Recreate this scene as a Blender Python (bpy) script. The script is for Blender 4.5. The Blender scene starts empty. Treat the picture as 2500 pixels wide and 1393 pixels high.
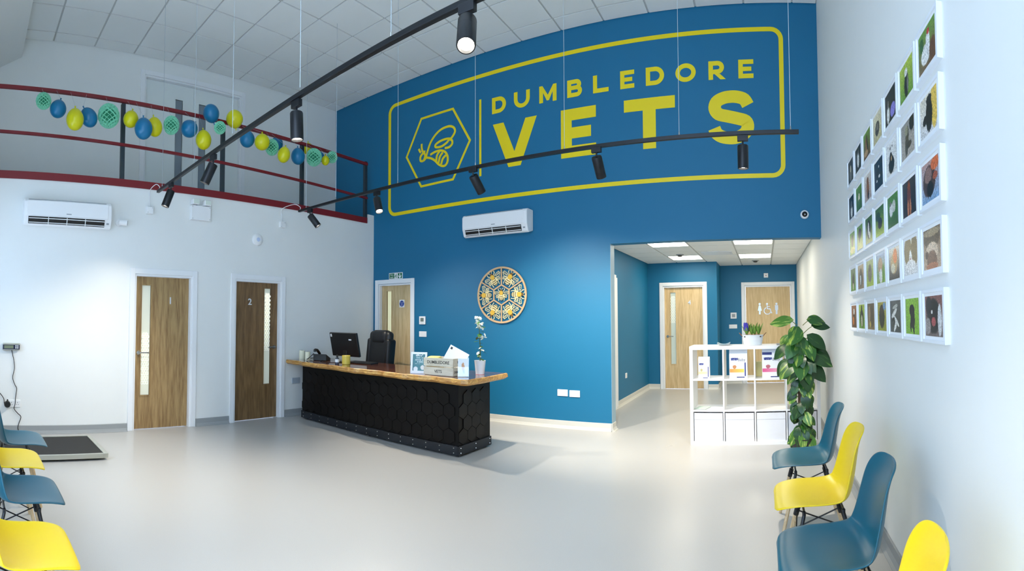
import bpy, bmesh, math, random
from mathutils import Vector, Matrix, Euler
random.seed(7)
PI = math.pi
scene = bpy.context.scene
COL = scene.collection

# ------------------------------------------------------------------ camera
# The photograph is a cylindrical phone panorama: azimuth runs linearly along x.
F, CYP, THX, PITCH, ROLL, CAMH = 1232.2676, 739.2526, 1865.0045, 0.0326, 0.0035, 1.43
YAW = (THX - 1250.0) / F
ROT = Matrix.Rotation(YAW, 3, 'Z') @ Matrix.Rotation(PITCH, 3, 'X') @ Matrix.Rotation(ROLL, 3, 'Y')
cam_data = bpy.data.cameras.new('camera')
cam = bpy.data.objects.new('camera', cam_data); COL.objects.link(cam)
cam_data.type = 'PANO'
cam_data.panorama_type = 'CENTRAL_CYLINDRICAL'
cam_data.central_cylindrical_range_u_min = -1250.0 / F
cam_data.central_cylindrical_range_u_max = 1250.0 / F
cam_data.central_cylindrical_range_v_min = (CYP - 1393.0) / F
cam_data.central_cylindrical_range_v_max = CYP / F
cam_data.central_cylindrical_radius = 1.0
cam_data.clip_start = 0.02
cam.matrix_world = Matrix.Translation((0, 0, CAMH)) @ ROT.to_4x4() @ Matrix.Rotation(PI / 2, 4, 'X')
scene.camera = cam

# ------------------------------------------------------------------ daylight
world = bpy.data.worlds.new('overcast_sky'); scene.world = world
world.use_nodes = True
bg = world.node_tree.nodes['Background']
bg.inputs[0].default_value = (0.62, 0.76, 1.0, 1)
bg.inputs[1].default_value = SKY = 6.4
SPOT_W = 205.0
vs = scene.view_settings
vs.view_transform = 'Standard'; vs.look = 'None'; vs.gamma = 1.0; vs.use_curve_mapping = False
vs.exposure = 0.0
scene.cycles.use_denoising = True
scene.cycles.max_bounces = 10
scene.cycles.diffuse_bounces = 6
scene.cycles.sample_clamp_indirect = 6.0

# ------------------------------------------------------------------ room sizes (metres, eye at 0,0)
D = 4.3111 * CAMH       # blue wall
XL = -4.212 * CAMH      # white wall with the consulting room doors
XM = -4.9161 * CAMH     # wall at the back of the mezzanine
XR = 0.5049 * CAMH      # picture wall
ZC = 3.716 * CAMH       # tiled ceiling
YF = -0.40              # glazed front
ZM = 3.06               # mezzanine edge

def ray(px, py):
    u = (px - 1250.0) / F
    return ROT @ Vector((math.sin(u), math.cos(u), (CYP - py) / F))
def onZ(px, py, z=0.0):
    d = ray(px, py); t = (z - CAMH) / d.z
    return Vector((d.x * t, d.y * t, z))
def onX(px, py, X):
    d = ray(px, py); t = X / d.x
    return Vector((X, d.y * t, CAMH + d.z * t))
def onY(px, py, Y):
    d = ray(px, py); t = Y / d.y
    return Vector((d.x * t, Y, CAMH + d.z * t))

# ------------------------------------------------------------------ materials
def new_mat(name):
    m = bpy.data.materials.new(name); m.use_nodes = True
    return m, m.node_tree.nodes, m.node_tree.links, m.node_tree.nodes['Principled BSDF']
def srgb(r, g, b):
    f = lambda c: (c / 255.0) / 12.92 if c / 255.0 <= 0.04045 else ((c / 255.0 + 0.055) / 1.055) ** 2.4
    return (f(r), f(g), f(b), 1.0)
MATS = {}
def mat(name, rgb, rough=0.5, metal=0.0, var=0.06, scale=6.0, bump=0.0, bscale=80.0, spec=0.5, coat=0.0, emit=0.0):
    """plain procedural material: base colour with a faint noise variation and optional fine relief"""
    if name in MATS: return MATS[name]
    m, N, L, B = new_mat(name)
    col = srgb(*rgb)
    tc = N.new('ShaderNodeTexCoord'); nz = N.new('ShaderNodeTexNoise')
    nz.inputs['Scale'].default_value = scale; nz.inputs['Detail'].default_value = 3
    L.new(tc.outputs['Object'], nz.inputs['Vector'])
    mp = N.new('ShaderNodeMapRange'); mp.inputs['To Min'].default_value = 1 - var; mp.inputs['To Max'].default_value = 1 + var
    L.new(nz.outputs['Fac'], mp.inputs['Value'])
    mx = N.new('ShaderNodeVectorMath'); mx.operation = 'SCALE'
    mx.inputs[0].default_value = col[:3]
    L.new(mp.outputs['Result'], mx.inputs['Scale'])
    L.new(mx.outputs['Vector'], B.inputs['Base Color'])
    B.inputs['Roughness'].default_value = rough; B.inputs['Metallic'].default_value = metal
    B.inputs['Specular IOR Level'].default_value = spec
    B.inputs['Coat Weight'].default_value = coat
    if emit:
        B.inputs['Emission Color'].default_value = col; B.inputs['Emission Strength'].default_value = emit
    if bump:
        n2 = N.new('ShaderNodeTexNoise'); n2.inputs['Scale'].default_value = bscale; n2.inputs['Detail'].default_value = 4
        L.new(tc.outputs['Object'], n2.inputs['Vector'])
        bp = N.new('ShaderNodeBump'); bp.inputs['Strength'].default_value = bump; bp.inputs['Distance'].default_value = 0.004
        L.new(n2.outputs['Fac'], bp.inputs['Height']); L.new(bp.outputs['Normal'], B.inputs['Normal'])
    MATS[name] = m
    return m
def wood(name, c1, c2, rough=0.45, axis='Z', sc=1.0, coat=0.0, seed=0.0):
    """veneer: noise stretched along the grain, warped into arches"""
    if name in MATS: return MATS[name]
    m, N, L, B = new_mat(name)
    tc = N.new('ShaderNodeTexCoord'); mp = N.new('ShaderNodeMapping')
    L.new(tc.outputs['Object'], mp.inputs['Vector'])
    s = {'Z': (1, 1, 0.09), 'X': (0.13, 1, 1), 'Y': (1, 0.13, 1)}[axis]
    mp.inputs['Scale'].default_value = tuple(q * sc for q in s); mp.inputs['Location'].default_value = (seed, seed * 1.7, seed * 0.3)
    n1 = N.new('ShaderNodeTexNoise'); n1.inputs['Scale'].default_value = 6.5; n1.inputs['Detail'].default_value = 1; n1.inputs['Distortion'].default_value = 0.3
    L.new(mp.outputs['Vector'], n1.inputs['Vector'])
    mul = N.new('ShaderNodeMath'); mul.operation = 'MULTIPLY'; mul.inputs[1].default_value = 34.0
    L.new(n1.outputs['Fac'], mul.inputs[0])
    sn = N.new('ShaderNodeMath'); sn.operation = 'SINE'; L.new(mul.outputs[0], sn.inputs[0])
    n2 = N.new('ShaderNodeTexNoise'); n2.inputs['Scale'].default_value = 60; n2.inputs['Detail'].default_value = 3
    L.new(mp.outputs['Vector'], n2.inputs['Vector'])
    ad = N.new('ShaderNodeMath'); ad.operation = 'MULTIPLY_ADD'; ad.inputs[1].default_value = 0.13; ad.inputs[2].default_value = 0.0
    L.new(sn.outputs[0], ad.inputs[0])
    a2 = N.new('ShaderNodeMath'); a2.operation = 'ADD'; L.new(ad.outputs[0], a2.inputs[0]); L.new(n2.outputs['Fac'], a2.inputs[1])
    cr = N.new('ShaderNodeValToRGB'); cr.color_ramp.elements[0].position = 0.2; cr.color_ramp.elements[1].position = 0.75
    cr.color_ramp.elements[0].color = srgb(*c2); cr.color_ramp.elements[1].color = srgb(*c1)
    L.new(a2.outputs[0], cr.inputs['Fac']); L.new(cr.outputs['Color'], B.inputs['Base Color'])
    B.inputs['Roughness'].default_value = rough; B.inputs['Coat Weight'].default_value = coat
    MATS[name] = m
    return m
def print_mat():
    """printed paper: colours come from the sheet's own colour attribute"""
    m, N, L, B = new_mat('print')
    at = N.new('ShaderNodeAttribute'); at.attribute_name = 'ink'
    L.new(at.outputs['Color'], B.inputs['Base Color'])
    B.inputs['Roughness'].default_value = 0.35
    return m
PRINT = print_mat()
def glass_mat(name, tint=(0.92, 0.96, 0.97), rough=0.02, clear=0.9):
    m, N, L, B = new_mat(name)
    N.remove(B); out = N['Material Output']
    tr = N.new('ShaderNodeBsdfTransparent'); tr.inputs[0].default_value = (*tint, 1)
    gl = N.new('ShaderNodeBsdfGlossy'); gl.inputs['Roughness'].default_value = rough
    mx = N.new('ShaderNodeMixShader'); mx.inputs[0].default_value = 1 - clear
    L.new(tr.outputs[0], mx.inputs[1]); L.new(gl.outputs[0], mx.inputs[2]); L.new(mx.outputs[0], out.inputs['Surface'])
    MATS[name] = m
    return m
M_WHITE = mat('white_wall_paint', (232, 234, 232), 0.62, var=0.012, bump=0.03, bscale=220)
M_BLUE = mat('blue_wall_paint', (4, 106, 146), 0.55, var=0.02, scale=2, bump=0.03, bscale=240)
M_YELLOW = mat('yellow_wall_paint', (240, 214, 8), 0.42, var=0.02)
M_GLOSSW = mat('white_gloss_woodwork', (236, 238, 240), 0.32, var=0.01)
M_PLASTW = mat('white_plastic', (236, 237, 238), 0.35, var=0.01)
M_GREYP = mat('grey_plastic', (150, 155, 160), 0.45)
M_TILE = mat('mineral_ceiling_tile', (236, 238, 236), 0.85, var=0.02, scale=3, bump=0.12, bscale=160)
M_GRID = mat('ceiling_grid_grey', (196, 198, 196), 0.6, var=0.02)
M_SKIRT = mat('grey_vinyl_skirting', (150, 154, 155), 0.42, var=0.03)
M_SKIRTL = mat('pale_vinyl_skirting', (205, 204, 196), 0.42, var=0.02)
M_BLACK = mat('black_satin_metal', (22, 25, 30), 0.38, metal=0.2)
M_BLACKP = mat('black_plastic', (16, 17, 19), 0.4)
M_CHROME = mat('brushed_steel', (190, 190, 188), 0.25, metal=1.0, var=0.03)
M_RED = mat('dark_red_paint', (122, 20, 30), 0.42, var=0.05)
M_POST = mat('slate_grey_post_paint', (38, 50, 58), 0.45)
M_FLOORM = None
def floor_mat():
    m, N, L, B = new_mat('pale_grey_vinyl_floor')
    tc = N.new('ShaderNodeTexCoord')
    nz = N.new('ShaderNodeTexNoise'); nz.inputs['Scale'].default_value = 350; nz.inputs['Detail'].default_value = 2
    L.new(tc.outputs['Object'], nz.inputs['Vector'])
    cr = N.new('ShaderNodeValToRGB'); cr.color_ramp.elements[0].position = 0.3; cr.color_ramp.elements[1].position = 0.7
    cr.color_ramp.elements[0].color = srgb(170, 169, 166); cr.color_ramp.elements[1].color = srgb(188, 187, 183)
    L.new(nz.outputs['Fac'], cr.inputs['Fac']); L.new(cr.outputs['Color'], B.inputs['Base Color'])
    n2 = N.new('ShaderNodeTexNoise'); n2.inputs['Scale'].default_value = 1.3; n2.inputs['Detail'].default_value = 3
    L.new(tc.outputs['Object'], n2.inputs['Vector'])
    mr = N.new('ShaderNodeMapRange'); mr.inputs['To Min'].default_value = 0.24; mr.inputs['To Max'].default_value = 0.36
    L.new(n2.outputs['Fac'], mr.inputs['Value']); L.new(mr.outputs['Result'], B.inputs['Roughness'])
    n3 = N.new('ShaderNodeTexNoise'); n3.inputs['Scale'].default_value = 500
    L.new(tc.outputs['Object'], n3.inputs['Vector'])
    bp = N.new('ShaderNodeBump'); bp.inputs['Strength'].default_value = 0.06; bp.inputs['Distance'].default_value = 0.002
    L.new(n3.outputs['Fac'], bp.inputs['Height']); L.new(bp.outputs['Normal'], B.inputs['Normal'])
    return m
M_FLOOR = floor_mat()

# ------------------------------------------------------------------ mesh helpers
class MB:
    def __init__(s): s.v = []; s.f = []
    def add(s, vs_, fs_):
        o = len(s.v); s.v += [tuple(q) for q in vs_]; s.f += [tuple(i + o for i in q) for q in fs_]; return s
    def box(s, x0, y0, z0, x1, y1, z1):
        x0, x1 = min(x0, x1), max(x0, x1); y0, y1 = min(y0, y1), max(y0, y1); z0, z1 = min(z0, z1), max(z0, z1)
        return s.add([(x0, y0, z0), (x1, y0, z0), (x1, y1, z0), (x0, y1, z0), (x0, y0, z1), (x1, y0, z1), (x1, y1, z1), (x0, y1, z1)],
                     [(3, 2, 1, 0), (4, 5, 6, 7), (0, 1, 5, 4), (1, 2, 6, 5), (2, 3, 7, 6), (3, 0, 4, 7)])
    def obox(s, c, size, R=None):
        R = R or Matrix.Identity(3); c = Vector(c); hx, hy, hz = (q / 2 for q in size); o = MB().box(-hx, -hy, -hz, hx, hy, hz)
        return s.add([c + R @ Vector(q) for q in o.v], o.f)
    def cyl(s, p0, p1, r0, r1=None, n=14, caps=True):
        r1 = r0 if r1 is None else r1; p0, p1 = Vector(p0), Vector(p1); a = (p1 - p0).normalized()
        u = a.orthogonal().normalized(); w = a.cross(u)
        vs_ = []
        for p, r in ((p0, r0), (p1, r1)):
            vs_ += [p + (u * math.cos(2 * PI * i / n) + w * math.sin(2 * PI * i / n)) * r for i in range(n)]
        fs_ = [(i, (i + 1) % n, n + (i + 1) % n, n + i) for i in range(n)]
        if caps: fs_ += [tuple(range(n - 1, -1, -1)), tuple(range(n, 2 * n))]
        return s.add(vs_, fs_)
    def tube(s, pts, r, n=8, r_end=None):
        pts = [Vector(p) for p in pts]; vs_ = []; m = len(pts); up = None
        for i, p in enumerate(pts):
            t = (pts[min(i + 1, m - 1)] - pts[max(i - 1, 0)]).normalized()
            if up is None: up = t.orthogonal().normalized()
            up = (up - t * up.dot(t)).normalized(); w = t.cross(up)
            rr = r if r_end is None else r + (r_end - r) * i / (m - 1)
            vs_ += [p + (up * math.cos(2 * PI * k / n) + w * math.sin(2 * PI * k / n)) * rr for k in range(n)]
        fs_ = []
        for i in range(m - 1):
            fs_ += [(i * n + k, i * n + (k + 1) % n, (i + 1) * n + (k + 1) % n, (i + 1) * n + k) for k in range(n)]
        fs_ += [tuple(range(n - 1, -1, -1)), tuple(range((m - 1) * n, m * n))]
        return s.add(vs_, fs_)
    def lathe(s, prof, n=24, c=(0, 0, 0), axis=None):
        c = Vector(c); R = Vector((0, 0, 1)).rotation_difference(Vector(axis)).to_matrix() if axis is not None else Matrix.Identity(3)
        vs_ = []
        for r, z in prof:
            vs_ += [c + R @ Vector((r * math.cos(2 * PI * k / n), r * math.sin(2 * PI * k / n), z)) for k in range(n)]
        fs_ = []
        for i in range(len(prof) - 1):
            fs_ += [(i * n + k, i * n + (k + 1) % n, (i + 1) * n + (k + 1) % n, (i + 1) * n + k) for k in range(n)]
        fs_ += [tuple(range(n - 1, -1, -1)), tuple(range((len(prof) - 1) * n, len(prof) * n))]
        return s.add(vs_, fs_)
    def prism(s, poly, fn0, fn1):
        """poly in 2D, fn0/fn1 map (a, b) to the lower / upper face in 3D"""
        n = len(poly); vs_ = [fn0(*q) for q in poly] + [fn1(*q) for q in poly]
        return s.add(vs_, [tuple(range(n - 1, -1, -1)), tuple(range(n, 2 * n))] + [(i, (i + 1) % n, n + (i + 1) % n, n + i) for i in range(n)])
    def stroke(s, path, w, fn0, fn1, closed=False):
        """flat band of width w along a 2D path; each further band stands a hair prouder than the last"""
        s.k = getattr(s, 'k', 0) + 1; e0, e1 = Vector(fn0(0, 0)), Vector(fn1(0, 0)); lift_ = (e1 - e0).normalized() * 0.00025 * (s.k - 1)
        g_ = fn1; fn1 = lambda a, b: tuple(Vector(g_(a, b)) + lift_)
        h_ = fn0; fn0 = lambda a, b: tuple(Vector(h_(a, b)) - lift_ * 0.3)
        n = len(path); P = [Vector(p) for p in path]; Lp, Rp = [], []
        for i in range(n):
            a = P[i - 1] if (closed or i > 0) else P[i]; b = P[(i + 1) % n] if (closed or i < n - 1) else P[i]
            d1 = (P[i] - a); d2 = (b - P[i])
            if d1.length < 1e-9: d1 = d2
            if d2.length < 1e-9: d2 = d1
            d1.normalize(); d2.normalize()
            n1 = Vector((-d1.y, d1.x)); n2 = Vector((-d2.y, d2.x)); mvec = (n1 + n2)
            if mvec.length < 1e-6: mvec = n1
            mvec.normalize(); k = 1.0 / max(0.35, mvec.dot(n1))
            Lp.append(P[i] + mvec * (w / 2 * k)); Rp.append(P[i] - mvec * (w / 2 * k))
        vs_ = [fn0(*q) for q in Lp] + [fn0(*q) for q in Rp] + [fn1(*q) for q in Lp] + [fn1(*q) for q in Rp]
        fs_ = []
        for i in range(n if closed else n - 1):
            j = (i + 1) % n
            fs_ += [(i, j, n + j, n + i), (2 * n + i, 3 * n + i, 3 * n + j, 2 * n + j), (i, 2 * n + i, 2 * n + j, j), (n + i, n + j, 3 * n + j, 3 * n + i)]
        if not closed:
            fs_ += [(0, n, 3 * n, 2 * n), (n - 1, 3 * n - 1, 4 * n - 1, 2 * n - 1)]
        return s.add(vs_, fs_)
    def build(s, name, material, parent=None, smooth=False, bevel=0.0, loc=None, seg=2):
        me = bpy.data.meshes.new(name); me.from_pydata(s.v, [], s.f); me.update()
        bm = bmesh.new(); bm.from_mesh(me); bmesh.ops.recalc_face_normals(bm, faces=bm.faces); bm.to_mesh(me); bm.free()
        if material: me.materials.append(material)
        if smooth:
            for p in me.polygons: p.use_smooth = True
        o = bpy.data.objects.new(name, me); COL.objects.link(o)
        if smooth == 'auto':
            md = o.modifiers.new('split', 'EDGE_SPLIT'); md.split_angle = math.radians(35)
        if bevel:
            b = o.modifiers.new('edge', 'BEVEL'); b.width = bevel; b.segments = seg; b.limit_method = 'ANGLE'; b.angle_limit = math.radians(40)
        if parent: o.parent = parent
        if loc is not None: o.location = loc
        return o
def tag(o, label=None, cat=None, group=None, kind=None):
    if label: o['label'] = label
    if cat: o['category'] = cat
    if group: o['group'] = group
    if kind: o['kind'] = kind
    return o
def thing(name, label, cat, loc=(0, 0, 0), rz=0.0, group=None, kind=None):
    o = bpy.data.objects.new(name, None); COL.objects.link(o); o.empty_display_size = 0.1
    o.location = loc; o.rotation_euler = (0, 0, rz)
    return tag(o, label, cat, group, kind)
def struct(name, mb, m, **k):
    return tag(mb.build(name, m, **k), kind='structure')
def dup(root, loc, rz, label=None, group=None):
    r = root.copy(); COL.objects.link(r); r.location = loc; r.rotation_euler = (0, 0, rz)
    if label: r['label'] = label
    if group: r['group'] = group
    for ch in list(root.children):
        c = ch.copy(); COL.objects.link(c); c.parent = r
        for g in list(ch.children):
            e = g.copy(); COL.objects.link(e); e.parent = c
    return r
def place(o, name, parent, loc, rot=None, sc=None):
    """a further copy of a part, sharing its mesh"""
    c = bpy.data.objects.new(name, o.data); COL.objects.link(c); c.parent = parent; c.location = loc
    for md in o.modifiers:
        if md.type == 'BEVEL':
            b = c.modifiers.new('edge', 'BEVEL'); b.width = md.width; b.segments = md.segments; b.limit_method = 'ANGLE'
    if rot is not None: c.rotation_euler = rot
    if sc is not None: c.scale = sc
    return c
def smooth_path(pts, k=6, closed=False):
    """Catmull-Rom through the points"""
    P = [Vector(p) for p in pts]; n = len(P); out = []
    rng = range(n) if closed else range(n - 1)
    g = (lambda i: P[i % n]) if closed else (lambda i: P[max(0, min(n - 1, i))])
    for i in rng:
        a, b, c, d = g(i - 1), g(i), g(i + 1), g(i + 2)
        for j in range(k):
            t = j / k
            out.append(0.5 * ((2 * b) + (c - a) * t + (2 * a - 5 * b + 4 * c - d) * t * t + (3 * b - a - 3 * c + d) * t ** 3))
    if not closed: out.append(P[-1])
    return out
def sheet(name, w, h, paint, parent, loc=(0, 0, 0), rot=(0, 0, 0), nx=24, ny=24, material=None):
    """a flat print w x h in its local XZ plane facing -Y, coloured by paint(u, v) -> sRGB"""
    me = bpy.data.meshes.new(name)
    vs_ = [(-w / 2 + w * i / nx, 0, h * j / ny) for j in range(ny + 1) for i in range(nx + 1)]
    fs_ = [(j * (nx + 1) + i, j * (nx + 1) + i + 1, (j + 1) * (nx + 1) + i + 1, (j + 1) * (nx + 1) + i) for j in range(ny) for i in range(nx)]
    me.from_pydata(vs_, [], fs_); me.update()
    at = me.color_attributes.new('ink', 'FLOAT_COLOR', 'CORNER')
    k = 0
    for p in me.polygons:
        i, j = p.index % nx, p.index // nx
        c = srgb(*paint((i + 0.5) / nx, (j + 0.5) / ny))
        for _ in p.loop_indices:
            at.data[k].color = c; k += 1
    me.materials.append(material or PRINT)
    o = bpy.data.objects.new(name, me); COL.objects.link(o); o.parent = parent; o.location = loc; o.rotation_euler = rot
    return o
# ================================================================== STRUCTURE
def wall_boxes(mb, axis, p0, p1, a0, a1, z0, z1, holes=()):
    """slab between p0 and p1 across the axis, running a0..a1, with rectangular openings (b0, b1, zb, zt)"""
    def bx(b0, b1, zb, zt):
        if b1 - b0 < 1e-4 or zt - zb < 1e-4: return
        if axis == 'X': mb.box(p0, b0, zb, p1, b1, zt)
        else: mb.box(b0, p0, zb, b1, p1, zt)
    cur = a0
    for (b0, b1, zb, zt) in sorted(holes):
        bx(cur, b0, z0, z1); bx(b0, b1, z0, zb); bx(b0, b1, zt, z1); cur = b1
    bx(cur, a1, z0, z1)
    return mb
REC = 0.06
# door leaves: edges measured on the recessed plane
D1 = (2.022, 2.817, 1.965); D2 = (3.468, 4.244, 1.965); D3 = (-5.90, -5.18, 2.015)
YD4, YWC, XCL, XRET = 10.05, 10.92, -2.35, -0.934
D4 = (-2.035, -1.205, 2.075); D5 = (-0.414, 0.600, 2.105); D6 = (2.455, 4.115, 5.035)
HDR, XOP, ZCC = 2.392, -1.931, 2.55

struct('floor', MB().box(XM - 0.3, YF - 0.1, -0.12, XR + 0.15, 11.6, 0.0), M_FLOOR)
struct('wall_left', wall_boxes(MB(), 'X', XL - 0.14, XL, YF - 0.1, D, 0, ZM, [(D1[0], D1[1], 0, D1[2]), (D2[0], D2[1], 0, D2[2])]), M_WHITE)
struct('wall_back', wall_boxes(MB(), 'Y', D, D + 0.16, XM - 0.15, XR, 0, ZC + 0.1,
       [(D3[0], D3[1], 0, D3[2]), (XOP, XR, 0, HDR)]), M_BLUE)
struct('wall_right', MB().box(XR, YF - 0.1, 0, XR + 0.15, YWC + 0.2, ZC + 0.1), M_WHITE)
struct('wall_mezzanine', wall_boxes(MB(), 'X', XM - 0.15, XM, YF - 0.1, D, ZM - 0.2, ZC + 0.1, [(D6[0], D6[1], ZM - 0.02, D6[2])]), M_WHITE)
struct('floor_mezzanine', MB().box(XM, YF, ZM - 0.2, XL - 0.001, D, ZM), M_SKIRT)
# white nib where the mezzanine edge meets the blue wall
p = onX(914, 541, XL); struct('trim_1', MB().box(XL - 0.10, 6.02, ZM, XL, D, ZM + 0.15), M_WHITE)
# the glazed front behind the visitor: low wall with windows, tall entrance screen next to the picture wall
FW = [(-5.6, -4.2, 1.0, 2.6), (-4.0, -2.6, 1.0, 2.6), (-2.5, 0.12, 0.0, 4.95)]
struct('wall_front', wall_boxes(MB(), 'Y', YF - 0.1, YF, XM - 0.15, XR + 0.15, 0, ZC + 0.1, FW), M_WHITE)
M_PANE = glass_mat('window_glass')
for i, (x0, x1, z0, z1) in enumerate(FW):
    w = thing('window_%d' % (i + 1), 'white framed glazed window in the front wall', 'window', ((x0 + x1) / 2, YF - 0.05, z0), kind='structure')
    hw = (x1 - x0) / 2; hh = z1 - z0
    fr = MB().box(-hw, -0.03, 0, -hw + 0.06, 0.03, hh).box(hw - 0.06, -0.03, 0, hw, 0.03, hh).box(-hw, -0.03, hh - 0.06, hw, 0.03, hh).box(-hw, -0.03, 0, hw, 0.03, 0.06).box(-0.03, -0.03, 0, 0.03, 0.03, hh)
    if hh > 3: fr.box(-hw, -0.03, 2.2, hw, 0.03, 2.28)
    fr.build('window_frame', M_GLOSSW, w)
    MB().box(-hw + 0.05, -0.006, 0.05, hw - 0.05, 0.006, hh - 0.05).build('pane', M_PANE, w)
# dropped eaves box over the windows: upright face, then the slope of the roof
bq = onX(55, 140, XM)
yb = 0.62
struct('wall_bulkhead', MB().prism([(yb, ZC + 0.1), (yb, bq.z), (YF, bq.z - (yb - YF) * 0.55), (YF, ZC + 0.1)],
       lambda a, b: (XM, a, b), lambda a, b: (-2.6, a, b)), M_WHITE)
# corridor shell
struct('wall_corridor_left', wall_boxes(MB(), 'X', XCL - 0.14, XCL, D + 0.16, YD4, 0, ZCC + 0.1, ()), M_BLUE)
struct('wall_corridor_end', wall_boxes(MB(), 'Y', YD4, YD4 + 0.14, XCL - 0.14, XRET, 0, ZCC + 0.1, [(D4[0], D4[1], 0, D4[2])]), M_BLUE)
struct('wall_corridor_return', MB().box(XRET - 0.14, YD4 + 0.14, 0, XRET, YWC, ZCC + 0.1), M_BLUE)
struct('wall_corridor_back', wall_boxes(MB(), 'Y', YWC, YWC + 0.14, XRET, XR, 0, ZCC + 0.1, [(D5[0], D5[1], 0, D5[2])]), M_BLUE)

# ---------------------------------------------------------------- main ceiling: grid with lay-in tiles
ce = struct('ceiling', MB().box(XM - 0.15, YF - 0.1, ZC + 0.014, XR + 0.15, D + 0.16, ZC + 0.12), M_GRID)
xs = sorted([0.415 - 0.6 * k for k in range(13) if 0.415 - 0.6 * k > XM] + [XM, XR])
ys = sorted([5.865 - 0.6 * k for k in range(10) if 5.865 - 0.6 * k > 0.62] + [0.62, D])
GAP = 0.012
proto = {}
def tiles(parent, xs, ys, z, skip=()):
    for i in range(len(xs) - 1):
        for j in range(len(ys) - 1):
            if (i, j) in skip: continue
            w, d = xs[i + 1] - xs[i] - 2 * GAP, ys[j + 1] - ys[j] - 2 * GAP
            if w < 0.03 or d < 0.03: continue
            key = (round(w, 3), round(d, 3))
            loc = ((xs[i] + xs[i + 1]) / 2, (ys[j] + ys[j + 1]) / 2, z)
            if key not in proto:
                proto[key] = MB().box(-w / 2, -d / 2, 0, w / 2, d / 2, 0.013).build('ceiling_tile', M_TILE, parent, loc=loc)
            else: place(proto[key], 'ceiling_tile', parent, loc)
tiles(ce, xs, ys, ZC)
# strip of ceiling in front of the eaves box
tiles(ce, [-2.6, -2.0, -1.4, -0.8, -0.2, 0.4, XR], [YF, 0.02, 0.62], ZC)

# ---------------------------------------------------------------- corridor ceiling with four light panels
M_TILEC = M_TILE
cc = struct('ceiling_corridor', MB().box(XCL, D + 0.16, ZCC + 0.014, XR, YWC, ZCC + 0.1), M_GRID)
cx = [-2.35, -1.74, -1.13, -0.455, 0.165, XR]; cyy = [D + 0.16, 6.58, 7.18, 7.78, 8.38, 8.98, 9.60, 10.20, 10.80, YWC]
LIGHTS = {(1, 2): 'square ceiling light panel nearest the blue reception wall on the numbered door side',
          (1, 5): 'square ceiling light panel over the corridor just before the numbered door',
          (3, 2): 'square ceiling light panel nearest the blue reception wall on the toilet door side',
          (3, 5): 'square ceiling light panel over the corridor just before the toilet door'}
tiles(cc, cx, cyy, ZCC, skip=set(LIGHTS) | {(0, j) for j in range(99)} & set())
M_DIFF = mat('lit_diffuser', (255, 246, 226), 0.5, emit=18.0)
for (i, j), lab in LIGHTS.items():
    x0, x1, y0, y1 = cx[i] + GAP, cx[i + 1] - GAP, cyy[j] + GAP, cyy[j + 1] - GAP
    t = thing('ceiling_light', lab, 'ceiling light', ((x0 + x1) / 2, (y0 + y1) / 2, ZCC), group='corridor ceiling lights')
    hw, hd = (x1 - x0) / 2, (y1 - y0) / 2
    MB().box(-hw, -hd, 0, hw, -hd + 0.012, 0.013).box(-hw, hd - 0.012, 0, hw, hd, 0.013).box(-hw, -hd + 0.012, 0, -hw + 0.012, hd - 0.012, 0.013).box(hw - 0.012, -hd + 0.012, 0, hw, hd - 0.012, 0.013).build('frame', M_GLOSSW, t)
    MB().box(-hw + 0.012, -hd + 0.012, 0.003, hw - 0.012, hd - 0.012, 0.012).build('diffuser', M_DIFF, t)
for (px, py), lab in (((1660, 621), 'small round ceiling sensor between the two light panels on the numbered door side'), ((1844, 635), 'small round ceiling sensor over the corridor in front of the toilet door')):
    q = onZ(px, py, ZCC); t = thing('ceiling_sensor', lab, 'sensor', q)
    MB().lathe([(0.07, 0), (0.068, -0.012), (0.05, -0.02)], 20).build('base', M_GREYP, t, smooth='auto')
    MB().lathe([(0.045, -0.018), (0.04, -0.035), (0.02, -0.042)], 20).build('lens', M_BLACKP, t, smooth='auto')
# flush air grille in the middle of the corridor ceiling
t = thing('ceiling_vent', 'white slatted air grille in the corridor ceiling between the light panels', 'vent', (-0.79, 8.68, ZCC))
MB().box(-0.26, -0.2, -0.012, 0.26, -0.17, 0).box(-0.26, 0.17, -0.012, 0.26, 0.2, 0).box(-0.26, -0.17, -0.012, -0.23, 0.17, 0).box(0.23, -0.17, -0.012, 0.26, 0.17, 0).build('frame', M_GLOSSW, t)
sl = None
for k in range(6):
    y = -0.14 + 0.056 * k
    if sl is None: sl = MB().box(-0.23, -0.016, -0.010, 0.23, 0.016, -0.002).build('slat', M_GLOSSW, t, loc=(0, y, 0))
    else: place(sl, 'slat', t, (0, y, 0))

# ---------------------------------------------------------------- skirtings
def skirt(name, pts, m, h=0.1, th=0.012, cove=0.03):
    """coved vinyl skirting along a floor line; the room lies to the left of the direction of travel"""
    mb = MB()
    for (a, b) in pts:
        a, b = Vector((*a, 0)), Vector((*b, 0)); d = (b - a).normalized(); n = Vector((-d.y, d.x, 0))
        prof = [(0, 0.0), (th + cove, 0.0), (th + cove, 0.004), (th + cove * 0.4, 0.012), (th, cove + 0.01), (th, h - 0.004), (th - 0.004, h), (0, h)]
        mb.prism(prof, lambda u, v: a + n * u + Vector((0, 0, v)), lambda u, v: b + n * u + Vector((0, 0, v)))
    return struct(name, mb, m)
AW = 0.075
skirt('baseboard_left', [((XL, D2[0] - AW), (XL, D1[1] + AW)), ((XL, D1[0] - AW), (XL, YF)), ((XL, D), (XL, D2[1] + AW))], M_SKIRT)
skirt('baseboard_back', [((XOP, D), (D3[1] + AW, D))], M_SKIRTL)
skirt('baseboard_opening', [((XOP, D + 0.16), (XOP, D))], M_SKIRTL)
skirt('baseboard_right', [((XR, YF), (XR, YWC))], M_SKIRT)
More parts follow.
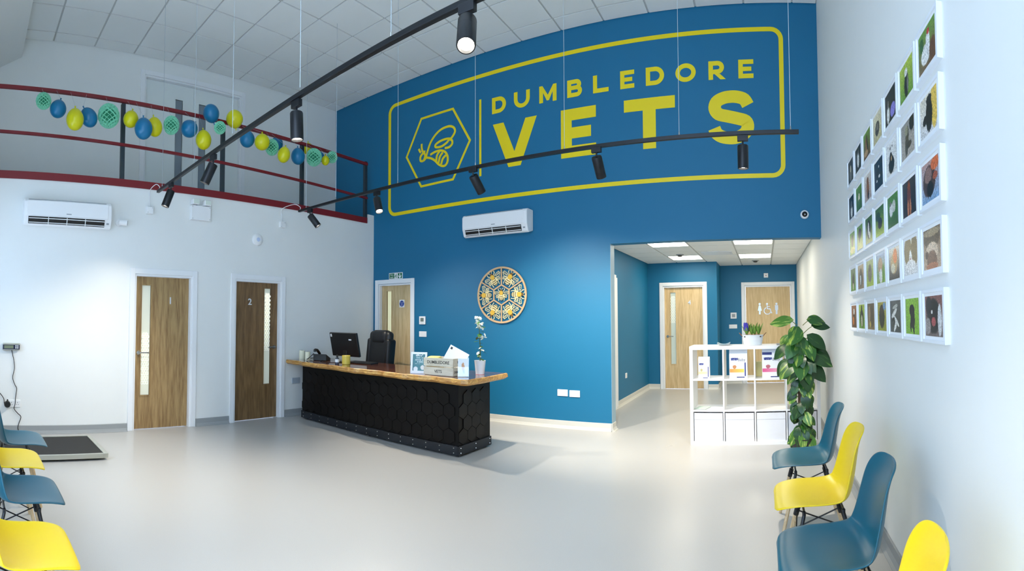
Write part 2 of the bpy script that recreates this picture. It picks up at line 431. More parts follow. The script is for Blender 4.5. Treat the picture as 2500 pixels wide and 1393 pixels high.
skirt('baseboard_corridor', [((XCL, YD4), (XCL, D + 0.2)), ((D4[0] - AW, YD4), (XCL, YD4)), ((XRET, YD4), (D4[1] + AW, YD4)), ((XRET, YWC), (XRET, YD4)), ((D5[0] - AW, YWC), (XRET, YWC))], M_SKIRTL)
# white lining on the end of the blue wall and the architrave of the corridor's side door seen edge-on
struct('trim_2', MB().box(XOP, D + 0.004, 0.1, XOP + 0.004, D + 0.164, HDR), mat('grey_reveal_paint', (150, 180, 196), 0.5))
struct('trim_3', MB().box(XCL, 7.62, 0, XCL + 0.03, 7.72, 2.13).box(XCL, 7.72, 0, XCL + 0.018, 7.82, 2.09), M_GLOSSW)

# ---------------------------------------------------------------- doors
def text_mesh(s, size, depth=0.0, bold=0.0, align='CENTER'):
    cu = bpy.data.curves.new('txt', 'FONT'); cu.body = s; cu.size = size; cu.extrude = depth; cu.offset = bold
    cu.align_x = align; cu.resolution_u = 3
    ob = bpy.data.objects.new('txt', cu); COL.objects.link(ob)
    dg = bpy.context.evaluated_depsgraph_get(); me = bpy.data.meshes.new_from_object(ob.evaluated_get(dg))
    bpy.data.objects.remove(ob); bpy.data.curves.remove(cu)
    return me
def text_part(name, s, size, material, parent, loc, rot=(PI / 2, 0, 0), depth=0.001, bold=0.0, align='CENTER'):
    me = text_mesh(s, size, depth, bold, align); me.materials.clear(); me.materials.append(material)
    o = bpy.data.objects.new(name, me); COL.objects.link(o); o.parent = parent; o.location = loc; o.rotation_euler = rot
    return o
M_NUM = mat('polished_number', (228, 230, 232), 0.3, metal=0.5)
M_FROST = mat('frosted_lit_glass', (232, 233, 214), 0.25, var=0.03, scale=1.5, emit=0.12)  # faint glow stands in for the lit rooms behind the doors
M_FROSTC = mat('frosted_corridor_glass', (196, 208, 200), 0.25, var=0.03, scale=1.5, emit=0.12)  # weak self-glow put into the material, nothing lights it from behind
M_HEXF = mat('hexagon_window_film', (246, 246, 236), 0.5, emit=0.3)  # film glows by itself in place of light through the pane
def hex_film(parent, x0, x1, z0, z1, y, a=0.034):
    """etched honeycomb outlines on the vision panel"""
    mb = MB(); fn0 = lambda u, v: (u, y, v); fn1 = lambda u, v: (u, y - 0.0012, v)
    r = a / math.sqrt(3); row = 0; z = z0 + a
    while z < z1 - a * 0.6:
        x = (x0 + x1) / 2 + (a / 2 if row % 2 else 0) - a
        while x < x1 - a * 0.45:
            if x > x0 + a * 0.45:
                mb.stroke([(x + r * math.sin(PI / 3 * k), z + r * math.cos(PI / 3 * k)) for k in range(6)], 0.005, fn0, fn1, closed=True)
            x += a
        z += r * 1.5; row += 1
    o = mb.build('etched_honeycomb', M_HEXF, parent); o['kind'] = 'stuff'; return o
def door(name, label, origin, rz, w, h, wood_m, glass=None, hinge='L', number=None, gmat=None, film=None, handle_z=1.0, depth=0.14, double=False, white=False):
    """local X runs to the right as seen from the room, +Y into the wall, origin at the middle of the threshold"""
    t = thing(name, label, 'door', origin, rz, kind='structure')
    hw = w / 2
    MB().box(-hw - AW + 0.005, -0.018, 0, -hw - 0.002, 0, h + AW).box(hw + 0.002, -0.018, 0, hw + AW - 0.005, 0, h + AW).box(-hw - 0.002, -0.018, h + 0.004, hw + 0.002, 0, h + AW).build('architrave', M_GLOSSW, t, bevel=0.004)
    MB().box(-hw - 0.0, 0, 0, -hw + 0.022, depth, h).box(hw - 0.022, 0, 0, hw, depth, h).box(-hw + 0.022, 0, h - 0.022, hw - 0.022, depth, h).build('lining', M_GLOSSW, t)
    leaves = [(-hw + 0.025, hw - 0.025)] if not double else [(-hw + 0.025, -0.002), (0.002, hw - 0.025)]
    for li, (a, b) in enumerate(leaves):
        y0, y1 = REC, REC + 0.044
        g = glass[li] if double else glass
        mb = MB()
        if g: wall_boxes(mb, 'Y', y0, y1, a, b, 0.006, h - 0.025, [g])
        else: mb.box(a, y0, 0.006, b, y1, h - 0.025)
        lf = mb.build('leaf', wood_m, t)
        if g:
            x0, x1, z0, z1 = g
            MB().box(x0 - 0.016, y0 - 0.006, z0 - 0.016, x0, y0 + 0.012, z1 + 0.016).box(x1, y0 - 0.006, z0 - 0.016, x1 + 0.016, y0 + 0.012, z1 + 0.016).box(x0, y0 - 0.006, z1, x1, y0 + 0.012, z1 + 0.016).box(x0, y0 - 0.006, z0 - 0.016, x1, y0 + 0.012, z0).build('bead', wood_m, lf)
            MB().box(x0, y0 + 0.016, z0, x1, y0 + 0.024, z1).build('pane', gmat or M_FROST, lf)
            if film: hex_film(lf, x0, x1, film[0], film[1], y0 + 0.0155)
        if not double or li == 0:
            hx = (b - 0.055 if (hinge == 'L') else a + 0.055); s = -1 if hinge == 'L' else 1
            hm = MB().cyl((hx, y0, handle_z), (hx, y0 - 0.010, handle_z), 0.026, n=18).cyl((hx, y0 - 0.01, handle_z), (hx, y0 - 0.052, handle_z), 0.009, n=10)
            hm.tube([(hx, y0 - 0.05, handle_z), (hx + s * 0.03, y0 - 0.054, handle_z + 0.002), (hx + s * 0.125, y0 - 0.05, handle_z)], 0.0095, 10)
            hm.build('handle', M_CHROME, lf, smooth='auto')
    if number:
        s, nx_, nz = number
        text_part('number', s, 0.125, M_NUM, t, (nx_, REC - 0.004, nz), depth=0.004, bold=0.002)
    return t
W1 = wood('oak_veneer_brown', (174, 144, 98), (132, 102, 64), seed=1.0)
W2 = wood('oak_veneer_dark', (134, 104, 68), (100, 74, 46), seed=4.0)
W3 = wood('oak_veneer_light', (218, 192, 146), (192, 162, 114), seed=7.0)
W5 = wood('oak_veneer_pale', (218, 192, 144), (198, 168, 120), seed=9.0)
def lx(y, c): return y - c
c1 = (D1[0] + D1[1]) / 2; c2 = (D2[0] + D2[1]) / 2
door('door_1', 'brown oak door numbered one with a plain frosted vision strip, in the white wall', (XL, c1, 0), PI / 2, D1[1] - D1[0], D1[2], W1,
     glass=(2.137 - c1, 2.258 - c1, 0.43, 1.83), hinge='R', number=('1', 2.53 - c1, 1.60), film=(0.55, 1.25), handle_z=0.97)
door('door_2', 'dark oak door numbered two with a honeycomb etched vision strip, beside the reception desk', (XL, c2, 0), PI / 2, D2[1] - D2[0], D2[2], W2,
     glass=(3.99 - c2, 4.10 - c2, 0.49, 1.86), hinge='L', number=('2', 3.745 - c2, 1.62), film=(0.95, 1.80), handle_z=1.015)
c3 = (D3[0] + D3[1]) / 2
t3 = door('door_3', 'pale oak fire exit door with a blue round sticker, in the blue wall behind the office chair', (c3, D, 0), 0, D3[1] - D3[0], D3[2], W3,
     glass=(-5.76 - c3, -5.66 - c3, 0.45, 1.90), hinge='R', gmat=mat('cream_lit_glass', (240, 234, 190), 0.3, emit=0.35), handle_z=1.0)
c4 = (D4[0] + D4[1]) / 2; c5 = (D5[0] + D5[1]) / 2; c6 = (D6[0] + D6[1]) / 2
door('door_4', 'pale oak door numbered four with an etched vision strip, at the end of the corridor', (c4, YD4, 0), 0, D4[1] - D4[0], D4[2], W3,
     glass=(-1.89 - c4, -1.785 - c4, 0.50, 1.95), hinge='R', number=('4', -1.50 - c4, 1.70), gmat=M_FROSTC, film=(1.32, 1.9), handle_z=1.06)
t5 = door('door_5', 'pale oak toilet door with silver woman, wheelchair and man symbols', (c5, YWC, 0), 0, D5[1] - D5[0], D5[2], W5, hinge='L', handle_z=1.0)
WD = mat('white_painted_door', (226, 232, 230), 0.4, var=0.01)
M_GREYG = mat('grey_vision_glass', (128, 140, 150), 0.12, var=0.15, scale=1.2)
g1 = (onX(432, 240, XM).y - c6, onX(450, 240, XM).y - c6); g2 = (onX(489.5, 250, XM).y - c6, onX(506.5, 250, XM).y - c6)
door('door_6', 'white double doors with tall grey vision strips at the back of the mezzanine', (XM, c6, ZM), PI / 2, D6[1] - D6[0], D6[2] - ZM, WD,
     glass=[(g1[0], g1[1], 0.30, 1.72), (g2[0], g2[1], 0.30, 1.72)], hinge='L', gmat=M_GREYG, double=True, handle_z=0.87)
# symbols on the toilet door
y = REC - 0.004; fn0 = lambda u, v: (u, y + 0.004, v); fn1 = lambda u, v: (u, y, v)
def circ(cx_, cz_, r, n=16): return [(cx_ + r * math.cos(2 * PI * k / n), cz_ + r * math.sin(2 * PI * k / n)) for k in range(n)]
zs = 1.60; xw, xc, xm = -0.09 - c5, 0.085 - c5, 0.275 - c5
MB().prism(circ(xw, zs + 0.105, 0.024), fn0, fn1).prism([(xw - 0.02, zs + 0.075), (xw + 0.02, zs + 0.075), (xw + 0.045, zs - 0.04), (xw + 0.018, zs - 0.04), (xw + 0.018, zs - 0.12), (xw - 0.018, zs - 0.12), (xw - 0.018, zs - 0.04), (xw - 0.045, zs - 0.04)], fn0, fn1).build('woman_symbol', M_CHROME, t5)
MB().prism(circ(xm, zs + 0.105, 0.024), fn0, fn1).prism([(xm - 0.035, zs + 0.075), (xm + 0.035, zs + 0.075), (xm + 0.035, zs - 0.03), (xm + 0.02, zs - 0.03), (xm + 0.02, zs - 0.12), (xm - 0.02, zs - 0.12), (xm - 0.02, zs - 0.03), (xm - 0.035, zs - 0.03)], fn0, fn1).build('man_symbol', M_CHROME, t5)
mb = MB().prism(circ(xc - 0.015, zs + 0.105, 0.022), fn0, fn1)
mb.stroke([(xc - 0.015, zs + 0.08), (xc - 0.012, zs + 0.0), (xc + 0.05, zs - 0.005), (xc + 0.075, zs - 0.09), (xc + 0.095, zs - 0.085)], 0.018, fn0, fn1)
mb.stroke([(xc - 0.012, zs + 0.045), (xc + 0.045, zs + 0.045)], 0.014, fn0, fn1)
mb.stroke([(xc - 0.01 + 0.072 * math.cos(a), zs - 0.045 + 0.072 * math.sin(a)) for a in [math.radians(q) for q in range(110, 345, 15)]], 0.016, fn0, fn1)
mb.build('wheelchair_symbol', M_CHROME, t5)
# round blue sticker on the fire exit door
xs_, zs_ = -5.43 - c3, 1.69
MB().box(xs_ - 0.055, REC - 0.002, zs_ - 0.062, xs_ + 0.055, REC, zs_ + 0.062).build('sticker', M_PLASTW, t3)
MB().prism(circ(xs_, zs_, 0.048, 24), lambda u, v: (u, REC - 0.002, v), lambda u, v: (u, REC - 0.003, v)).build('blue_disc', mat('sticker_blue', (20, 60, 150), 0.4), t3)
for k, s in enumerate(('Fire door', 'keep', 'shut')):
    text_part('sticker_text', s, 0.022, M_PLASTW, t3, (xs_, REC - 0.0035, zs_ + 0.012 - 0.022 * k), depth=0.0003)
# ================================================================== THINGS ON THE WALLS
def onD(px, py): return onY(px, py, D)
def onL(px, py): return onX(px, py, XL)
# ---------------------------------------------------------------- painted sign on the blue wall
sgo = Vector(((onD(949, 300).x + onD(1914, 300).x) / 2, D, onD(1500, 450).z))
sign = thing('wall_sign', 'large yellow lettering, bee emblem and rounded border painted on the blue wall', 'wall sign', sgo)
def wp(px, py):
    q = onD(px, py); return (q.x - sgo.x, q.z - sgo.z)
f0 = lambda u, v: (u, 0.0, v); f1 = lambda u, v: (u, -0.003, v)
# border (outer measured)
bx0, bx1 = onD(948.6, 400).x - sgo.x, onD(1914.6, 250).x - sgo.x
bz1 = sum(onD(*q).z for q in ((960, 257.6), (1250, 159.6), (1550, 90.6), (1893, 64))) / 4 - sgo.z
bz0 = sum(onD(*q).z for q in ((957.8, 529), (1371, 464.5), (1660, 442), (1894, 434.8))) / 4 - sgo.z
bw = 0.055
def rrect(x0, x1, z0, z1, r, n=6):
    out = []
    for cx_, cz_, a0 in ((x1 - r, z1 - r, 0), (x0 + r, z1 - r, 90), (x0 + r, z0 + r, 180), (x1 - r, z0 + r, 270)):
        out += [(cx_ + r * math.cos(math.radians(a0 + 90 * k / n)), cz_ + r * math.sin(math.radians(a0 + 90 * k / n))) for k in range(n + 1)]
    return out
h = bw / 2
MB().stroke(rrect(bx0 + h, bx1 - h, bz0 + h, bz1 - h, 0.13), bw, f0, f1, closed=True).build('border', M_YELLOW, sign)
hexv = [wp(*q) for q in ((1029, 290), (1106, 265.5), (1147.5, 342), (1106, 437.5), (1028.5, 455), (993, 384))]
MB().stroke(hexv, 0.034, f0, f1, closed=True).build('hexagon', M_YELLOW, sign)
dx, dz1 = wp(1172.6, 243); _, dz0 = wp(1172.6, 430)
MB().box(dx - 0.018, -0.003, dz0, dx + 0.018, 0, dz1).build('divider', M_YELLOW, sign)
def bp(x, y): return wp(970 + x / 6.33, 250 + y / 6.33)
bee = MB(); W = 0.034
def bst(pts, w=W, closed=False, k=6):
    bee.stroke([tuple(q) for q in smooth_path([bp(*p) for p in pts], k, closed)], w, f0, f1, closed)
bst([(400, 905), (440, 860), (470, 750), (520, 610), (600, 490), (690, 410), (800, 368), (870, 385), (893, 440), (870, 500), (832, 555)])
bst([(832, 560), (760, 562), (660, 600), (592, 655), (600, 692), (680, 680), (760, 625), (800, 575)])
bst([(800, 565), (845, 585), (848, 640), (800, 690), (735, 705)])
bst([(400, 905), (362, 903), (358, 850), (385, 800), (415, 785), (432, 820), (420, 870), (400, 905)])
bst([(405, 780), (382, 720), (378, 640)]); bst([(365, 775), (350, 755), (334, 720)]); bst([(395, 770), (435, 757)])
bst([(450, 852), (520, 862), (585, 900), (640, 955), (700, 982), (750, 965), (780, 900), (775, 820), (735, 760), (670, 742), (590, 762), (512, 808)])
bst([(655, 755), (615, 820), (605, 905)]); bst([(705, 770), (660, 840), (640, 935)]); bst([(752, 815), (705, 870), (680, 955)])
bee.build('bee_emblem', M_YELLOW, sign)
# letters: strokes in a unit cell, width wide, 1 high
def arc(cx_, cz_, rx, rz, a0, a1, n=10):
    return [(cx_ + rx * math.cos(math.radians(a0 + (a1 - a0) * k / n)), cz_ + rz * math.sin(math.radians(a0 + (a1 - a0) * k / n))) for k in range(n + 1)]
def letter(ch, x0, x1, z0, z1, w):
    mb = MB(); W_, H_ = x1 - x0, z1 - z0; e = w / 2
    L_, R_, B_, T_ = x0 + e, x1 - e, z0 + e, z1 - e
    st = lambda pts, closed=False, ww=w: mb.stroke(pts, ww, f0, f1, closed)
    if ch == 'D':
        r = min(H_ / 2 - e, W_ - 2 * e); st([(L_, B_), (L_, T_)] + arc(R_ - r, (B_ + T_) / 2, r, (T_ - B_) / 2, 90, -90, 14), True)
    elif ch == 'O': st(arc((L_ + R_) / 2, (B_ + T_) / 2, (R_ - L_) / 2, (T_ - B_) / 2, 0, 349, 32), True)
    elif ch == 'U': r = (R_ - L_) / 2; st([(L_, z1), (L_, B_ + r)] + arc((L_ + R_) / 2, B_ + r, r, r, 180, 360, 12)[1:-1] + [(R_, B_ + r), (R_, z1)])
    elif ch == 'L': st([(L_, z1), (L_, B_), (x1, B_)])
    elif ch == 'E':
        st([(x1, T_), (L_, T_), (L_, B_), (x1, B_)]); m = (B_ + T_) / 2; mb.box(x0 + w, -0.003, m - e * 0.95, x1 - W_ * 0.14, 0, m + e * 0.95)
    elif ch == 'T': mb.box(x0, -0.003, z1 - w, x1, 0, z1); m = (x0 + x1) / 2; mb.box(m - e * 1.08, -0.003, z0, m + e * 1.08, 0, z1 - w)
    elif ch == 'V':
        m = (x0 + x1) / 2; k = w * 1.12; mb.prism([(x0, z1), (x0 + k, z1), (m, z0 + w * 1.35), (x1 - k, z1), (x1, z1), (m + w * 0.62, z0), (m - w * 0.62, z0)], f0, f1)
    elif ch == 'M':
        m = (x0 + x1) / 2
        mb.prism([(x0, z0), (x0, z1), (x0 + w * 0.85, z1), (m, z0 + H_ * 0.42), (x1 - w * 0.85, z1), (x1, z1), (x1, z0), (x1 - w, z0), (x1 - w, z0 + H_ * 0.60), (m + w * 0.3, z0 + H_ * 0.10), (m - w * 0.3, z0 + H_ * 0.10), (x0 + w, z0 + H_ * 0.60), (x0 + w, z0)], f0, f1)
    elif ch in 'BR':
        m = z0 + H_ * (0.53 if ch == 'B' else 0.42); r = (T_ - m) / 2
        st([(L_, m), (L_, T_)] + arc(R_ - r - (0.012 if ch == 'B' else 0.02), (T_ + m) / 2, r, r, 90, -90, 10), True)
        if ch == 'B':
            r2 = (m - B_) / 2; st([(L_, B_), (L_, m)] + arc(R_ - r2, (B_ + m) / 2, r2, r2, 90, -90, 10), True)
        else:
            mb.box(x0, -0.003, z0, x0 + w, 0, m - e); mb.prism([(x0 + W_ * 0.36, m - e), (x0 + W_ * 0.36 + w * 1.15, m - e), (x1, z0), (x1 - w * 1.2, z0)], f0, f1)
    elif ch == 'S':
        cx_ = (x0 + x1) / 2
        pts = [(0.98, 0.77), (0.88, 0.905), (0.70, 0.965), (0.5, 0.98), (0.28, 0.955), (0.09, 0.87), (0.04, 0.72), (0.15, 0.585), (0.40, 0.525), (0.66, 0.47), (0.91, 0.40), (0.97, 0.26), (0.88, 0.115), (0.68, 0.03), (0.48, 0.015), (0.25, 0.05), (0.09, 0.135), (0.02, 0.26)]
        mp_ = lambda a, b: (x0 + e + (W_ - 2 * e) * a, z0 + e + (H_ - 2 * e) * b)
        st([tuple(q) for q in smooth_path([mp_(*q) for q in pts], 4)])
    o = mb.build('letter', M_YELLOW, sign); return o
zt1 = sum(onD(*q).z for q in ((1201.4, 241), (1384, 196), (1514, 174), (1803, 147.5))) / 4 - sgo.z
zb1 = sum(onD(*q).z for q in ((1201.4, 280.8), (1384, 238), (1514, 216.5), (1803, 193.4))) / 4 - sgo.z
for ch, a, b in zip('DUMBLEDORE', (1201.4, 1254.8, 1316.6, 1384.9, 1447.9, 1514.3, 1576.9, 1649.3, 1730.1, 1803.1), (1235.3, 1293.4, 1358.6, 1420.8, 1485.7, 1548.5, 1621.5, 1698.9, 1772.1, 1839.9)):
    letter(ch, onD(a, 200).x - sgo.x, onD(b, 200).x - sgo.x, zb1, zt1, 0.056)
zt2 = (onD(1369.6, 269.6).z + onD(1523.7, 245.4).z + onD(1204, 306).z) / 3 - sgo.z
zb2 = (onD(1369.6, 387).z + onD(1575, 364.3).z) / 2 - sgo.z
for ch, a, b, ex in zip('VETS', (1203.6, 1369.6, 1523.7, 1726.9), (1310.5, 1455, 1648.4, 1843.6), (0, 0, 0, 0.02)):
    letter(ch, onD(a, 300).x - sgo.x, onD(b, 300).x - sgo.x, zb2 - ex, zt2 + ex, 0.155)

# ---------------------------------------------------------------- air conditioners
def air_con(label, origin, rz, w, h=0.30, dp=0.21):
    t = thing('air_conditioner', label, 'air conditioner', origin, rz, 'wall air conditioners')
    hw = w / 2   # local: wall at y=0, room towards -y, z from 0
    prof = [(0, 0.035), (-dp * 0.62, 0.0), (-dp * 0.80, 0.012), (-dp * 0.985, 0.11), (-dp, 0.16), (-dp, h - 0.04), (-dp * 0.9, h - 0.012), (-dp * 0.72, h), (0, h)]
    MB().prism(prof, lambda a, b: (-hw, a, b), lambda a, b: (hw, a, b)).build('casing', M_PLASTW, t, bevel=0.012, seg=3)
    MB().box(-hw + 0.03, -dp - 0.006, 0.115, hw - 0.05, -dp + 0.002, h - 0.03).build('front_panel', M_PLASTW, t, bevel=0.003)
    MB().box(-hw + 0.05, -dp * 0.93, h - 0.022, hw - 0.07, -dp * 0.88, h - 0.012).build('intake_slot', M_GREYP, t)
    # outlet: dark recess with two vanes and upright dividers following the sloping lower front
    s = Vector((0, -dp * 0.80, 0.014)); e_ = Vector((0, -dp * 0.975, 0.108)); d = (e_ - s).normalized(); n_ = Vector((0, -d.z, d.y)); n_ = n_ if n_.y < 0 else -n_
    R = Matrix((Vector((1, 0, 0)), d, n_)).transposed(); ctr = (s + e_) / 2
    MB().obox(ctr + n_ * 0.004 - Vector((0.02, 0, 0)), (w - 0.14, 0.085, 0.006), R).build('outlet', M_BLACKP, t)
    for k in (-0.4, 0.35):
        MB().obox(ctr + n_ * 0.012 + d * 0.034 * k * 2 - Vector((0.02, 0, 0)), (w - 0.15, 0.008, 0.014), R).build('vane', M_PLASTW, t)
    for k in (-1, 0, 1):
        MB().obox(ctr + n_ * 0.011 + Vector((k * w * 0.21 - 0.02, 0, 0)), (0.008, 0.08, 0.010), R).build('divider', M_PLASTW, t)
    MB().box(-0.03, -dp - 0.0072, 0.135, 0.03, -dp - 0.006, 0.146).build('badge', M_GREYP, t)
    MB().obox(ctr + n_ * 0.004 + Vector((hw - 0.05, 0, 0)), (0.03, 0.02, 0.004), R).build('display', M_GREYP, t)
    return t
a, b = onL(57, 552), onL(267, 568)
air_con('white air conditioner on the white wall above and left of door one', (XL, (0.585 + 1.655) / 2, 2.475), PI / 2, 1.06, 0.315, 0.19)
air_con('white air conditioner on the blue wall under the painted border', (-3.545, D, 2.605), 0, 1.04, 0.32, 0.20)

# ---------------------------------------------------------------- wooden bee roundel
M_PLY = mat('birch_ply', (202, 168, 126), 0.6, var=0.1, scale=18)
M_PLYL = mat('pale_cut_ply', (238, 224, 170), 0.6, var=0.12, scale=25)
M_GOLD = mat('amber_ply', (216, 172, 56), 0.5, var=0.12, scale=20)
M_DKPLY = mat('scorched_ply', (112, 84, 40), 0.6, var=0.12, scale=20)
mo = Vector((-3.512, D - 0.028, 1.775)); RM_ = 0.398
art = thing('wall_art', 'round wooden cut-out panel of seven bees in honeycomb cells on the blue wall', 'wall art', mo)
g0 = lambda u, v: (u, 0.004, v); g1_ = lambda u, v: (u, -0.006, v)
mb = MB().stroke(circ(0, 0, RM_ - 0.013, 64), 0.026, g0, g1_, True)
hx = [(0.142 * math.sin(PI / 3 * k), 0.142 * math.cos(PI / 3 * k)) for k in range(6)]
mb.stroke(hx, 0.019, g0, g1_, True)
for k in range(6):
    s_, c_ = math.sin(PI / 3 * k), math.cos(PI / 3 * k)
    mb.stroke([(0.145 * s_, 0.145 * c_), (0.378 * s_, 0.378 * c_)], 0.018, g0, g1_)
mb.build('frame', M_PLY, art)
for px_, pz_ in ((0, 0.385), (0, -0.385), (0.33, 0.2), (-0.33, -0.2)):
    MB().cyl((px_, 0.004, pz_), (px_, 0.028, pz_), 0.008, n=8).build('spacer', M_DKPLY, art)
def cut_bee(pos, ang, sc):
    """bee lying flat on the panel, head towards +z before turning"""
    ca, sa = math.cos(ang), math.sin(ang)
    def T(dy): return lambda u, v: (pos[0] + sc * (u * ca - v * sa), dy, pos[1] + sc * (u * sa + v * ca))
    el = lambda cx_, cz_, rx, rz, n=16: [(cx_ + rx * math.cos(2 * PI * k / n), cz_ + rz * math.sin(2 * PI * k / n)) for k in range(n)]
    bo = MB().prism(el(0, 0.02, 0.034, 0.036), T(-0.004), T(-0.018)).build('bee', M_GOLD, art, bevel=0.003)
    MB().prism(el(0, 0.062, 0.022, 0.018), T(0.0), T(-0.012)).build('head', M_DKPLY, bo)
    MB().prism(el(0, -0.055, 0.036, 0.048), T(0.002), T(-0.010)).build('abdomen', M_PLYL, bo)
    for k, (zz, ww) in enumerate(((-0.035, 0.066), (-0.062, 0.070), (-0.088, 0.048))):
        MB().stroke([(-ww / 2, zz), (0, zz - 0.006), (ww / 2, zz)], 0.010, T(-0.0102), T(-0.013)).build('stripe', M_DKPLY, bo)
    for s_ in (-1, 1):
        w_ = MB()
        w_.stroke([(s_ * a, b) for a, b in ((0.025, 0.02), (0.075, 0.045), (0.125, 0.05), (0.135, 0.02), (0.10, -0.012), (0.03, 0.0))], 0.0055, T(0.003), T(-0.003), True)
        w_.stroke([(s_ * a, b) for a, b in ((0.025, 0.0), (0.065, -0.012), (0.10, -0.03), (0.09, -0.06), (0.05, -0.045))], 0.007, T(0.003), T(-0.003), True)
        for a, b in ((0.06, 0.026), (0.085, 0.026), (0.108, 0.028)):
            w_.stroke([(s_ * a, b - 0.02), (s_ * (a + 0.012), b + 0.016)], 0.0035, T(0.003), T(-0.003))
        w_.stroke([(s_ * 0.05, 0.016), (s_ * 0.125, 0.024)], 0.005, T(0.003), T(-0.003))
        w_.build('wing', M_PLYL, bo)['kind'] = 'stuff'
        l_ = MB()
        for pts in (((0.03, 0.04), (0.06, 0.07), (0.058, 0.095)), ((0.03, -0.005), (0.06, -0.035), (0.085, -0.04)), ((0.026, -0.02), (0.055, -0.065), (0.05, -0.11))):
            l_.stroke([(s_ * a, b) for a, b in pts], 0.009, T(0.0), T(-0.006))
        l_.stroke([(s_ * 0.008, 0.075), (s_ * 0.022, 0.098), (s_ * 0.040, 0.10)], 0.005, T(0.0), T(-0.006))
        l_.build('leg_set', M_PLYL, bo)['kind'] = 'stuff'
cut_bee((0, 0.01), 0, 0.85)
for k in range(6):
    a = PI / 6 + PI / 3 * k
    cut_bee((0.265 * math.sin(a), 0.265 * math.cos(a)), -a, 1.02)

# ---------------------------------------------------------------- lighting tracks and spotlights
M_WIRE = mat('steel_wire', (196, 204, 210), 0.35, metal=0.6)
M_LENS = mat('lit_lens', (255, 246, 230), 0.4, emit=14.0)
ZT = 2.965
def track(label, y, x0, x1, wires, boxpos, slope):
    t = thing('lighting_track', label, 'track', (0, y, ZT), math.atan(slope), group='ceiling hung lighting tracks')
    MB().box(x0, -0.0175, -0.016, x1, 0.0175, 0.016).build('rail', M_BLACK, t, bevel=0.002)
    MB().box(x0 + 0.02, -0.006, -0.0168, x1 - 0.02, 0.006, -0.016).build('contact_slot', M_BLACKP, t)
    for x in wires:
        wr = MB().cyl((x, 0, 0.016), (x, 0, ZC - ZT + 0.0005), 0.0026, n=6).build('suspension_wire', M_WIRE, t)
        MB().cyl((x, 0, 0.014), (x, 0, 0.05), 0.007, 0.004, n=8).build('gripper', M_CHROME, wr)
    bz = Vector((0, boxpos.y - slope * XL, boxpos.z))
    pts = [(x0 + 0.02, 0, 0.018), (x0 + 0.0, 0.02, 0.06), (x0 - 0.05, (bz.y - y) * 0.5, 0.10), (XL + 0.02, bz.y - y, 0.07), (XL + 0.012, bz.y - y, -0.05), (XL + 0.012, bz.y - y, bz.z - ZT + 0.03)]
    MB().tube(smooth_path(pts, 5), 0.005, 6).build('feed_cable', M_PLASTW, t, smooth=True)
    return t
YT1, YT2 = 1.932, 4.172
jb1, jb2 = onL(364, 514), onL(687, 549)
track('black lighting track hung across the middle of the room, nearer the front windows', YT1, -5.76, 0.30, (-5.6, -4.60, -3.75, -2.73, -1.85, -0.6), jb1, -0.0474)
track('black lighting track hung in front of the painted sign', YT2, -5.72, 0.318, (-5.55, -4.90, -3.80, -2.73, -1.75, -0.69, 0.25), jb2, -0.027)
def spot(label, p, direction, big=1.0, power=1.0):
    """track spotlight: adapter under the rail, short stem, tilted can with a lit lens"""
    p = Vector(p); d = Vector(direction).normalized()
    t = thing('spotlight', label, 'spotlight', p, group='track spotlights')
    MB().box(-0.045, -0.017, -0.05, 0.045, 0.017, 0).build('adapter', M_BLACK, t, bevel=0.003)
    pv = Vector((0, 0, -0.085)); MB().cyl((0, 0, -0.05), pv, 0.008, n=8).build('stem', M_BLACK, t)
    top = pv - d * 0.005 + Vector((0, 0, -0.0)); L_ = 0.195 * big; r = 0.046 * big
    a = pv + d * 0.0; e_ = a + d * L_
    prof_r = MB().lathe([(r * 0.92, 0.0), (r, 0.008), (r, L_ - 0.004), (r * 0.97, L_), (r * 0.86, L_), (r * 0.82, L_ - 0.022)], 28, a, d)
    can = prof_r.build('can', M_BLACK, t, smooth='auto')
    MB().lathe([(r * 0.80, 0.0), (r * 0.80, 0.004), (r * 0.5, 0.006)], 24, e_ - d * 0.021, d).build('lens', M_LENS, can, smooth='auto')
    MB().cyl(a + d * 0.065 * big, a + d * 0.067 * big, r * 1.012, n=28, caps=False).build('seam', M_BLACKP, can)
    li = bpy.data.lights.new('spot_lamp', 'SPOT'); li.energy = SPOT_W * power; li.color = (1.0, 0.895, 0.745)
    li.spot_size = math.radians(96); li.spot_blend = 1.0; li.shadow_soft_size = 0.035
    lo = bpy.data.objects.new('spot_lamp', li); COL.objects.link(lo); lo.parent = t; lo.location = e_ + d * 0.004
    lo.rotation_euler = d.to_track_quat('-Z', 'Y').to_euler()
    return t
def rail_x(px, py, y): return onY(px, py, y).x
SP1 = [((1141, 8), 'spotlight on the windows side track with its lit lens turned towards the entrance', (0.26, -0.46, -1), 1.0),
       ((724, 245), 'spotlight pointing straight down, on the windows side track next to the brightest one', (0.03, 0.02, -1), 1.0),
       ((521, 378), 'tilted spotlight on the windows side track in front of the upstairs double doors', (-0.30, -0.35, -1), 0.9),
       ((418, 447), 'tilted spotlight at the wall end of the windows side track', (-0.10, -0.35, -1), 0.4)]
for (px, py), lab, d, w in SP1: spot(lab, onZ(px, py, ZT - 0.016), d, power=w)
SP2 = [((757, 510), 'spotlight at the white wall end of the sign side track, tipped towards the desk', (0.50, 0.45, -0.9), 0.9),
       ((920, 467), 'spotlight on the sign side track beside the stair post, tipped to the desk', (0.42, -0.2, -0.9), 0.9),
       ((1155, 408), 'spotlight on the sign side track below the painted hexagon', (0.16, 0.85, -1), 1.5),
       ((1456, 359), 'spotlight on the sign side track below the letter E', (0.04, 0.75, -1), 1.4),
       ((1813, 330), 'spotlight on the sign side track below the letter S', (0.0, 0.05, -1), 1.0)]
